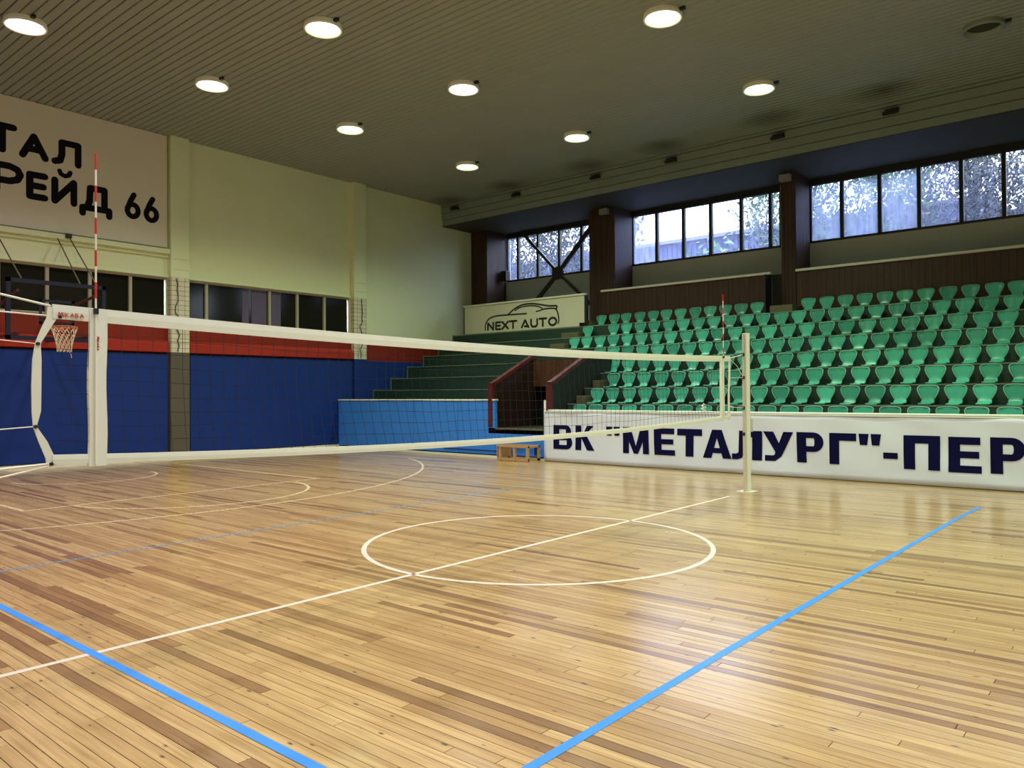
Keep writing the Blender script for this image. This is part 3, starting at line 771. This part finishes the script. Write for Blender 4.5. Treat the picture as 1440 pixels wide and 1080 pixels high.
for pts, w in (([(-12.41, 3.72), (-12.38, 3.95), (-12.20, 4.105), (-11.89, 4.165), (-11.38, 4.165), (-11.0, 4.16), (-10.62, 4.15)], .046),
               ([(-11.40, 4.17), (-11.12, 4.34), (-10.79, 4.445), (-10.42, 4.455), (-10.1, 4.41), (-9.70, 4.33), (-9.41, 4.31), (-9.41, 4.23)], .050),
               ([(-11.10, 4.28), (-10.87, 4.37), (-10.46, 4.395), (-10.12, 4.34), (-9.97, 4.24), (-10.22, 4.19)], .036),
               ([(-9.97, 4.24), (-9.66, 4.25), (-9.44, 4.21), (-9.35, 4.04), (-9.32, 3.86), (-9.35, 3.75)], .044)):
    stroke(car, smooth_pts(pts), w, to_sign, (0, -.004, 0))
car.build('car_outline', M['car_ink'], sign)
def sig(strokes, x0, x1, z0, z1, w=.068):
    mb = MB()
    for s_ in strokes: stroke(mb, [(x0+u*(x1-x0), z0+v*(z1-z0)) for u, v in s_], w, to_sign, (0, -.004, 0), True)
    mb.build('letter', M['car_ink'], sign)
ov = [(.5+.5*math.cos(t*math.pi/12)**1, .5+.5*math.sin(t*math.pi/12)) for t in range(25)]
zl, zh = 3.715, 3.945
sig([[(0, 0), (0, 1), (1, 0), (1, 1)]], -12.29, -12.05, zl, zh)
sig([[(1, 1), (0, 1), (0, 0), (1, 0)], [(0, .5), (.9, .5)]], -11.93, -11.73, zl, zh)
sig([[(0, 0), (1, 1)], [(0, 1), (1, 0)]], -11.65, -11.40, zl, zh)
sig([[(0, 1), (1, 1)], [(.5, 1), (.5, 0)]], -11.33, -11.04, zl, zh)
sig([[(0, 0), (.5, 1), (1, 0)], [(.45, .12), (.95, .12)]], -10.82, -10.54, zl, zh)
sig([[(0, 1), (0, .25), (.2, 0), (.8, 0), (1, .25), (1, 1)]], -10.43, -10.18, zl, zh)
sig([[(0, 1), (1, 1)], [(.5, 1), (.5, 0)]], -10.09, -9.82, zl, zh)
sig([ov], -9.71, -9.42, zl, zh)

# steel cross brace in front of the first window
br = empty('cross_brace', (-10.58, 14.72, 5.6)); tag(br, 'dark steel cross brace with square plate in front of window', 'brace')
cpt = Vector((-10.74, 14.72, 5.69))
for e, r_ in (((-12.33, 14.72, 7.30), .05), ((-9.25, 14.72, 7.20), .075), ((-12.08, 14.72, 4.5), .065), ((-9.35, 14.72, 4.45), .045)):
    e = Vector(e); d = (e-cpt).normalized(); n = Vector((-d.z, 0, d.x))*r_
    MB().prism([cpt-n, e-n, e+n, cpt+n], (0, .07, 0)).build('brace_arm', M['steel'], br)
MB().prism([cpt+Vector(p)*1 for p in ((-.24, -.02, -.08), (-.10, -.02, -.22), (.13, -.02, -.2), (.24, -.02, .05), (.22, -.02, .22), (-.05, -.02, .22), (-.23, -.02, .16))], (0, .085, 0)).build('gusset_plate', M['steel'], br)
tag(box('black_box', M['black'], -13.08, -12.82, 14.42, 14.66, 5.60, 5.96, bevel=.01), 'small black box hung at the corner of the braced window', 'box')
# small grey boxes on the pillars
for x, lab in ((-8.12, 'small grey metal box on top of the pillar beside the sign board'), (-2.47, 'small grey metal box on top of the slim pillar between windows')):
    o = MB().box(x-.14, x+.14, YP-.22, YP-.05, 7.10, 7.28).build('pillar_box', M['grey'], bevel=.012); tag(o, lab, 'box')
    box('bracket', M['black'], x-.04, x+.04, YP-.10, YP-.012, 7.15, 7.345, o)

# ------------------------------------------------------------------ wall banner above the hoop
XB = XW+.06
wb = box('banner', M['cloth_banner'], XW+.02, XB, -7.6, 2.66, 5.26, ZC-.01, None)
tag(wb, 'huge off-white wall banner with rounded black Cyrillic letters and 66', 'banner')
to_wb = lambda y, z: (XB+.001, y, z)
def wl_letter(strokes, y0, y1, z0, z1, w=.145):
    mb = MB(); i = w/2
    for s_ in strokes: stroke(mb, [(y0+i+u*(y1-y0-w), z0+i+v*(z1-z0-w)) for u, v in s_], w, to_wb, (.004, 0, 0))
    mb.build('letter', M['black_ink'], wb)
wl_letter([[(0, 1), (1, 1)], [(.5, 1), (.5, 0)]], -1.20, -.63, 6.80, 7.45)
wl_letter([[(0, 0), (.5, 1), (1, 0)], [(.25, .36), (.75, .36)]], -.60, -.01, 6.78, 7.36)
wl_letter([[(0, 0), (.22, .08), (.30, .4), (.30, 1), (1, 1), (1, 0)]], .04, .67, 6.78, 7.37)
wl_letter([[(0, 0), (0, 1), (.55, 1), (.88, .9), (1, .7), (.88, .48), (.55, .38), (0, .38)]], -1.09, -.50, 5.95, 6.61)
wl_letter([[(1, 1), (0, 1), (0, 0), (1, 0)], [(0, .5), (.9, .5)]], -.46, -.02, 5.90, 6.52)
wl_letter([[(0, 1), (0, 0), (1, 1), (1, 0)]], .04, .58, 5.89, 6.50)
wl_letter([[(0, 1), (.12, .35), (.5, 0), (.88, .35), (1, 1)]], .16, .48, 6.50, 6.70, .10)
wl_letter([[(0, 0), (0, .22), (1, .22), (1, 0)], [(.16, .22), (.26, .5), (.28, 1), (.82, 1), (.82, .22)]], .62, 1.35, 5.72, 6.46)
six = [(.62, 1), (.30, .70), (.05, .36)]+[(.5+.5*math.cos(math.radians(a)), .28+.28*math.sin(math.radians(a))) for a in range(170, 531, 20)]
wl_letter([six], 1.63, 2.01, 5.83, 6.48, .125)
wl_letter([six], 2.08, 2.46, 5.81, 6.46, .125)
tr2 = MB(); tr2.box(XW, XW+.14, -7.8, 2.70, 5.10, 5.22).box(XW, XW+.06, -7.8, 2.70, 5.02, 5.10)
struct(tr2.build('trim_2', M['wall'], bevel=.008), 'painted ledge rail below the wall banner')

# ------------------------------------------------------------------ basketball hoop
hp = empty('basketball_hoop', (XW, -.66, 2.9)); tag(hp, 'basketball hoop with clear backboard in a navy frame on the end wall', 'basketball hoop')
hx, hy0, hy1, hz0, hz1 = -11.45, -1.56, .22, 2.66, 3.82
fr = MB(); t = .075
fr.box(hx-.03, hx+.03, hy0, hy1, hz1-t, hz1).box(hx-.03, hx+.03, hy0, hy1, hz0, hz0+t).box(hx-.03, hx+.03, hy0, hy0+t, hz0, hz1).box(hx-.03, hx+.03, hy1-t, hy1, hz0, hz1)
fr.build('backboard_frame', M['navy_frame'], hp)
MB().poly([(hx, hy0+t, hz0+t), (hx, hy1-t, hz0+t), (hx, hy1-t, hz1-t), (hx, hy0+t, hz1-t)]).build('backboard_pane', M['boardglass'], hp)
sq = MB(); a0, a1, c0, c1 = -1.0, -.37, 2.98, 3.46; w = .05
sq.box(hx+.004, hx+.008, a0, a1, c1-w, c1).box(hx+.004, hx+.008, a0, a1, c0, c0+w).box(hx+.004, hx+.008, a0, a0+w, c0, c1).box(hx+.004, hx+.008, a1-w, a1, c0, c1)
sq.build('target_square', M['navy_frame'], hp)
rc = Vector((-11.12, -.67, 2.92)); rr = .225
MB().tube([(rc.x+rr*math.cos(k*math.pi/16), rc.y+rr*math.sin(k*math.pi/16), rc.z) for k in range(32)], .011, 8, closed=True).build('rim', M['hoop'], hp, smooth=True)
MB().box(hx+.03, rc.x-rr+.02, rc.y-.07, rc.y+.07, rc.z-.06, rc.z+.01).build('rim_bracket', M['hoop'], hp)
nb = MB()
for k in range(12):
    for sgn in (1, -1):
        pts = []
        for j in range(7):
            tt = j/6; rad = rr*(1-.46*math.sin(tt*1.5)); a = 2*math.pi*(k+sgn*(.0+j*.42))/12
            pts.append((rc.x+rad*math.cos(a), rc.y+rad*math.sin(a), rc.z-.02-.46*tt))
        nb.tube(pts, .0065, 4)
nb.tube([(rc.x+.08, rc.y+.06, rc.z-.47), (rc.x+.09, rc.y+.09, rc.z-.54), (rc.x+.08, rc.y+.10, rc.z-.60)], .007, 4)
nb.build('hoop_net', M['hoopnet'], hp)
arm = MB()
for (ya, yb) in ((-1.35, -1.2), (.02, -.1)):
    arm.tube([(hx-.03, ya, 2.78), (XW+.2, yb, 2.80)], .035, 6).tube([(hx-.03, ya, 3.6), (XW+.05, yb, 3.30)], .03, 6)
arm.build('wall_arm', M['maroon'], hp)
for (a, b_) in (((hx, -.26, 3.82), (XW+.15, .14, 5.10)), ((hx, .06, 3.82), (XW+.15, .36, 5.20)), ((hx, -1.3, 3.82), (XW+.15, -1.1, 5.15))):
    MB().tube([a, b_], .014, 6).build('stay_rod', M['rust'], hp)
box('rod_mount', M['black'], XW+.14, XW+.2, .30, .42, 5.14, 5.24, hp)

# ------------------------------------------------------------------ volleyball net
net = empty('volleyball_net', (0, 0, 1.1)); tag(net, 'volleyball net with white tape bands stretched across the court', 'net')
ztop = lambda y: 2.105+.020*abs(y/4.5)**2-.075*(1-(y/4.6)**2)+.030*(1-(y/4.6)**2)
zbot = lambda y: 1.165+.02*(y/4.6)**2-.075*(1-(y/4.6)**2)
YE0, YE1 = -4.74, 4.68
def tape(name, ys, zc, h, x=0., m='tape'):
    mb = MB(); n = len(ys)
    for y_ in ys:
        c = zc(y_)
        for k, (dx, dz) in enumerate(((-.009, -h/2), (.009, -h/2), (.011, 0), (.008, h/2), (-.008, h/2), (-.011, 0))): mb.v.append((x+dx, y_, c+dz))
    for k in range(n-1):
        for j in range(6): mb.f.append((k*6+j, k*6+(j+1) % 6, (k+1)*6+(j+1) % 6, (k+1)*6+j))
    mb.f.append(tuple(range(5, -1, -1))); mb.f.append(tuple((n-1)*6+j for j in range(6)))
    return mb.build(name, M[m], net)
YS_ = [YE0+(YE1-YE0)*k/48 for k in range(49)]
tape('top_band', YS_, lambda y: ztop(y)-.035, .085)
tape('bottom_band', YS_, lambda y: zbot(y)+.02, .055)
for yc in (-4.485, 4.40):
    sb = MB(); w = .052
    pts = [(ztop(yc)+.005)-(ztop(yc)-zbot(yc)+.03)*k/10 for k in range(11)]
    for k, z in enumerate(pts):
        for (dx, dy) in ((-.014, -w), (-.014, w), (.014, w), (.014, -w)): sb.v.append((dx, yc+dy+.004*math.sin(k), z))
    for k in range(10):
        for j in range(4): sb.f.append((k*4+j, k*4+(j+1) % 4, k*4+4+(j+1) % 4, k*4+4+j))
    sb.f.append((3, 2, 1, 0)); sb.f.append((40, 41, 42, 43))
    o = sb.build('side_band', M['tape'], net)
    if yc < 0: sb0 = o
# end strips, pulled into a zigzag by the side cords
def end_strip(spec, name):
    mb = MB(); n = len(spec)
    for (yc, z, w) in spec:
        for (dx, dy) in ((-.005, -w/2), (.005, -w/2), (.005, w/2), (-.005, w/2)): mb.v.append((dx, yc+dy, z))
    for k in range(n-1):
        for j in range(4): mb.f.append((k*4+j, k*4+(j+1) % 4, k*4+4+(j+1) % 4, k*4+4+j))
    mb.f.append((3, 2, 1, 0)); mb.f.append(tuple((n-1)*4+j for j in range(4)))
    return mb.build(name, M['tape'], net)
end_strip([(-4.735, 2.12, .06), (-4.745, 2.05, .055), (-4.78, 1.98, .045), (-4.815, 1.905, .030), (-4.818, 1.89, .030), (-4.822, 1.80, .048), (-4.825, 1.65, .052), (-4.825, 1.50, .048), (-4.832, 1.42, .022), (-4.828, 1.40, .022), (-4.79, 1.32, .045), (-4.75, 1.22, .05), (-4.745, 1.17, .05)], 'end_strip')
end_strip([(4.67, 2.10, .05), (4.66, 1.8, .05), (4.63, 1.6, .05), (4.63, 1.3, .05), (4.64, 1.15, .05)], 'end_strip')
mesh = MB()
rn = random.Random(9)
nz = 9
def skew(y_, t):        # slack netting leans and bellies towards the bottom
    return .10*math.sin(math.pi*min(1, max(0, (t-.15)))**1.0)*(.6+.4*math.sin(y_*1.3)) if t > .15 else 0
def npt(y_, t):
    zt = ztop(y_)-.07; zb = zbot(y_)+.04
    lim = max(0, 1-(abs(y_)/4.75)**8)
    return (.03*math.sin(t*math.pi)*math.sin(y_*.9+.4)*lim, y_+.12*lim*max(0, t-.35)*(.8+.3*math.sin(y_*2.1)), zt+(zb-zt)*t+.006*math.sin(y_*5+t*9))
ny = int((YE1-YE0)/.10)
for k in range(1, ny):
    y_ = YE0+(YE1-YE0)*k/ny
    mesh.tube([npt(y_, t/10) for t in range(11)], .0019, 3, caps=False)
for j in range(1, nz):
    mesh.tube([npt(YE0+.02+(YE1-YE0-.04)*k/96, j/nz) for k in range(97)], .0019, 3, caps=False)
stuff(mesh.build('netting', M['net'], net))
# cords to both posts
PL, PRX = -5.33, 5.22
def cord(pts, r_=.004, m='cord'): return MB().tube(pts, r_, 5).build('tie_cord', M[m], net)
cord([(0, -4.75, 2.125), (0, PL+.06, 2.22)], .007); cord([(0, -4.72, 2.065), (0, PL+.06, 2.08)], .005)
cord([(0, -4.82, 1.897), (0, PL+.06, 1.93)], .003); cord([(0, -4.83, 1.41), (0, PL+.06, 1.385)], .0035)
cord([(0, -4.75, 1.185), (0, PL+.06, 1.16)], .008); cord([(0, -4.74, 1.175), (.02, -5.0, 1.13), (0, PL+.06, 1.09)], .006)
cord([(0, 4.68, 2.10), (0, PRX-.05, 2.17)], .006); cord([(0, 4.68, 2.09), (0, 4.95, 1.98), (0, PRX-.04, 1.80)], .004)
cord([(0, 4.66, 1.80), (0, PRX-.04, 1.81)], .004); cord([(0, 4.63, 1.36), (0, PRX-.04, 1.33)], .005)
for (yy, zz) in ((-4.70, 2.063), (-4.818, 1.897), (-4.83, 1.41), (-4.745, 1.185)):
    MB().lathe([(.0, zz-.012), (.012, zz-.006), (.012, zz+.006), (0, zz+.012)], .006, yy, 8).build('eyelet', M['black'], net)
def logo(y0, z0, h, vertical=False, sc=1.0):
    mb = MB(); w = h*.17; u = h
    G = {'M': ([[(0, 0), (.15, 1), (.5, .35), (.85, 1), (1, 0)]], 1.0), 'i': ([[(0, 0), (0, .75)], [(0, .98), (.02, 1)]], .12), 'K': ([[(0, 0), (0, 1)], [(.7, 1), (0, .45), (.8, 0)]], .8),
         'A': ([[(0, 0), (.5, 1), (1, 0)], [(.25, .35), (.75, .35)]], .9), 'S': ([[(0, .05), (.8, .05), (.8, .5), (.05, .5), (.05, 1), (.85, 1)]], .8)}
    x = 0
    for c in 'MiKASA':
        st, wd_ = G[c]
        for s_ in st:
            pts = [(x+a*wd_*u, b_*u) for a, b_ in s_] if c in 'Mi' else [(x+a*wd_*u*1.0, b_*u*.85) for a, b_ in s_]
            f = (lambda a, b_: (.0155, y0+a, z0+b_)) if not vertical else (lambda a, b_: (.0155, y0+b_, z0-a))
            stroke(mb, pts, w, f, (.002, 0, 0))
        x += (wd_+.28)*u
    o = mb.build('logo', M['logo_red'], net); o['label'] = 'small red maker lettering'; return o
logo(-4.712, 2.066, .0240)
logo(-4.494, 1.955, .0145, True)

def antenna(y_, zb, zt, label):
    a = MB().tube([(.022, y_, zb), (.022, y_, zt)], .006, 8).build('antenna', M['rod_white']); tag(a, label, 'antenna', 'striped net antennas')
    z = zt; k = 0
    while z > zb+.95:
        if k % 2 == 0: MB().tube([(.022, y_, z-.10), (.022, y_, z)], .0072, 8).build('red_band', M['rod_red'], a)
        z -= .1; k += 1
    MB().box(.012, .036, y_-.012, y_+.012, ztop(y_)-.03, ztop(y_)+.005).build('clip', M['black'], a)
    return a
antenna(-4.502, 1.17, 3.09, 'red and white striped antenna at the near end of the net')
antenna(4.412, 1.14, 3.05, 'red and white striped antenna beside the far white net post')

def post(y_, sgn, label):
    p = empty('net_post', (0, y_, 0)); tag(p, label, 'post', 'white volleyball net posts')
    MB().tube([(0, y_, 0), (0, y_, 2.50)], .055, 20).build('pole', M['post'], p, smooth=False)
    MB().box(-.02, .02, y_-sgn*.115, y_-sgn*.05, 0, 2.50).build('rail', M['alu'], p)
    MB().tube([(0, y_, 2.50), (0, y_, 2.515)], .058, 16).build('cap', M['white'], p)
    MB().box(-.13, .13, y_-.13, y_+.13, .002, .012).build('base_plate', M['board'], p)
    for z in (2.17, 1.81, 1.33, .92): MB().box(-.022, .022, y_-sgn*.135, y_-sgn*.113, z-.025, z+.025).build('hook', M['black'], p)
    MB().box(-.05, .05, y_+sgn*.055, y_+sgn*.12, .95, 1.15).build('winch', M['alu'], p)
    return p
post(5.29, 1, 'white net post with side rail in front of the long banner')
post(-5.42, -1, 'white net post at the near end of the net')

# ------------------------------------------------------------------ crate by the barrier
cr = empty('wooden_crate', (-6.6, 7.45, 0)); tag(cr, 'open wooden frame crate standing at the light blue barrier', 'crate')
x0, x1, y0, y1, zt = -7.00, -6.07, 7.27, 7.72, .375
for x in (x0+.03, (x0+x1)/2+.01, x1-.07): box('post', M['crate'], x, x+.07, y0, y0+.05, 0, zt-.03, cr)
for x in (x0, x1-.05): box('post', M['crate'], x, x+.05, y1-.05, y1, 0, zt-.03, cr)
box('side_panel', M['crate'], x0-.02, x0, y0, y1, .02, zt-.03, cr)
box('top_rail', M['crate'], x0-.02, x1, y0-.01, y0+.05, zt-.05, zt, cr); box('top_rail', M['crate'], x0-.02, x1, y1-.05, y1, zt-.05, zt, cr)
box('bottom_rail', M['crate'], x0, x1, y0-.005, y0+.045, .02, .07, cr); box('bottom_rail', M['crate'], x0, x1, y1-.05, y1, .02, .07, cr)
for x in (x0-.02, x1-.05): box('end_rail', M['crate'], x, x+.05, y0, y1, zt-.05, zt-.005, cr)

# ------------------------------------------------------------------ ceiling downlights
XL = [-9.9, -6.12, -1.41, 2.7, 6.8]; YL = [9.36, 5.25, 1.70, -1.73, -5.3]
G = (.80, 1.0, .60); W = (1.0, .95, .94); P = (1.0, .82, .82); V = (.87, 1.0, .58); Y_ = (.97, 1.0, .74)
TINT = {(0, 0): V, (1, 0): Y_, (2, 0): G, (0, 1): V, (1, 1): W, (2, 1): G, (0, 2): Y_, (1, 2): G, (0, 3): P}
LROW = ['row beside the beam', 'second row from the beam', 'third row from the beam', 'fourth row from the beam', 'fifth row from the beam']
for j, yl in enumerate(YL):
    for i, xl in enumerate(XL):
        lit = not (i == 3 and j == 0)
        col = TINT.get((i, j), W if i > 2 and j > 2 else V if i > 2 else P)
        d = empty('downlight', (xl, yl, ZC))
        tag(d, '%s round ceiling downlight, %s from the end wall, %s' % ('lit' if lit else 'unlit dark', ORD[i], LROW[j]), 'ceiling light', 'round ceiling downlights')
        MB().lathe([(.325, ZC+.0), (.335, ZC-.07), (.33, ZC-.095), (.315, ZC-.10), (.30, ZC-.09), (.265, ZC-.004)], xl, yl).build('ring', M['white'] if lit else M['beam'], d, smooth=True)
        if lit:
            m_ = lens_mat('lit_lens', col, 9.0)
            MB().lathe([(.255, ZC-.03), (.20, ZC-.045), (.10, ZC-.052), (.001, ZC-.054)], xl, yl).build('lens', m_, d, smooth=True)
            ld = bpy.data.lights.new('downlight_lamp', 'SPOT'); ld.energy = LAMP_POWER; ld.color = col; ld.spot_size = math.radians(134); ld.spot_blend = .9; ld.shadow_soft_size = .18
            lo = bpy.data.objects.new('downlight_lamp', ld); COL.objects.link(lo); lo.parent = d; lo.location = (0, 0, -.26)
        else:
            MB().lathe([(.29, ZC-.01), (.20, ZC-.02), (.001, ZC-.025)], xl, yl).build('lens', M['soffit'], d, smooth=True)
        MB().box(xl+.32, xl+.42, yl-.03, yl+.03, ZC-.05, ZC).build('clamp', M['black'], d)

# ------------------------------------------------------------------ outside the windows
struct(box('ground', M['ground'], -60, 40, 15.3, 70, -.3, 0))
bd = empty('shed', (-11, 25, 0)); tag(bd, 'long blue-violet sheet-metal shed seen through the middle window', 'building')
MB().box(-26, 0, 26.3, 34, 0, 8.55).build('shed_wall', M['sheet'], bd)
sh = MB()
for k in range(104): sh.box(-26+k*.25, -26+k*.25+.13, 26.24, 26.3, 0, 8.5)
stuff(sh.build('sheet_ribs', M['sheet'], bd))
MB().prism([(-26.4, 25.8, 8.52), (.4, 25.8, 8.52), (.4, 25.8, 8.68), (-26.4, 25.8, 8.68)], (0, 8.8, .5)).build('shed_roof', M['roofedge'], bd)
def tree(name, label, x, y_, z0, h, r, n, lm, leaf=.2, group='trees outside the windows', hole=.0, cat='tree'):
    t_ = empty(name, (x, y_, 0)); tag(t_, label, cat, group)
    rt_ = random.Random(int(x*100)+int(y_*10))
    tk = MB(); tk.tube([(x, y_, 0), (x+.1, y_, z0*.6), (x-.05, y_, z0+h*.5), (x+.1, y_+.1, z0+h*.9)], [.16, .12, .06, .02], 7)
    for k in range(7):
        a = rt_.uniform(0, 6.28); zz = z0+h*rt_.uniform(.0, .6)
        tk.tube([(x, y_, zz), (x+math.cos(a)*r*.4, y_+math.sin(a)*r*.4, zz+.35*h*.6), (x+math.cos(a)*r*.85, y_+math.sin(a)*r*.85, zz+.6*h*.6)], [.08, .05, .015], 5)
    tk.build('trunk', M['trunk'], t_)
    fo = MB(); cl = [(rt_.uniform(-1, 1), rt_.uniform(-1, 1), rt_.uniform(0, 1)) for _ in range(34)]
    for k in range(n):
        c = rt_.choice(cl); g = lambda s_: rt_.gauss(0, s_)
        p = Vector((x+c[0]*r*.8+g(.22*r), y_+c[1]*r*.8+g(.22*r), z0+c[2]*h+g(.10*h)))
        q = Vector((g(1), g(1), g(1))).normalized(); w_ = q.orthogonal().normalized(); s_ = leaf*rt_.uniform(.6, 1.3)
        fo.poly([p-q*s_, p+w_*s_*.45, p+q*s_, p-w_*s_*.45])
    stuff(fo.build('foliage', M[lm], t_))
tree('broadleaf_tree', 'dark leafy tree behind the left part of the braced window', -17.3, 20.0, 4.6, 5.0, 2.2, 5200, 'leaf_dark', .095)
tree('broadleaf_tree', 'dark spreading tree behind the steel cross brace', -14.4, 19.6, 4.2, 5.4, 2.0, 5600, 'leaf_dark', .095)
tree('slender_tree', 'thin tree against the sky over the shed roof', -6.5, 22.2, 4.5, 4.6, .8, 420, 'leaf_dark', .14)
tree('slender_tree', 'sparse twig tree left in the middle window', -11.9, 21.5, 6.0, 3.2, .8, 160, 'leaf_dark', .14)
tree('bush', 'pale green bush low behind the middle window', -8.0, 21.5, 4.0, 3.3, 1.1, 500, 'leaf_green', .15, cat='bush')
tree('bush', 'pale green bush behind the first panes right of the slim pillar', -3.7, 18.6, 4.2, 5.0, 1.5, 8000, 'leaf_green', .085, cat='bush')
tree('bush', 'second pale green bush behind the hazy panes', -1.3, 19.0, 4.2, 4.6, 1.4, 8000, 'leaf_green', .085, cat='bush')
tree('broadleaf_tree', 'tall dark tree behind the fourth pane of the right-hand window', .9, 19.6, 4.2, 6.0, 1.9, 13000, 'leaf_dark', .08)
tree('broadleaf_tree', 'dense dark tree behind the last panes near the frame edge', 3.6, 19.4, 4.2, 6.0, 2.1, 13000, 'leaf_dark', .08)
fw = tag(box('garden_wall', M['sheet'], -3.6, 9, 22.5, 22.8, 0, 7.2), 'low blue-grey garden wall behind the trees', 'wall')
box('coping', M['roofedge'], -3.7, 9.1, 22.4, 22.9, 7.2, 7.3, fw)
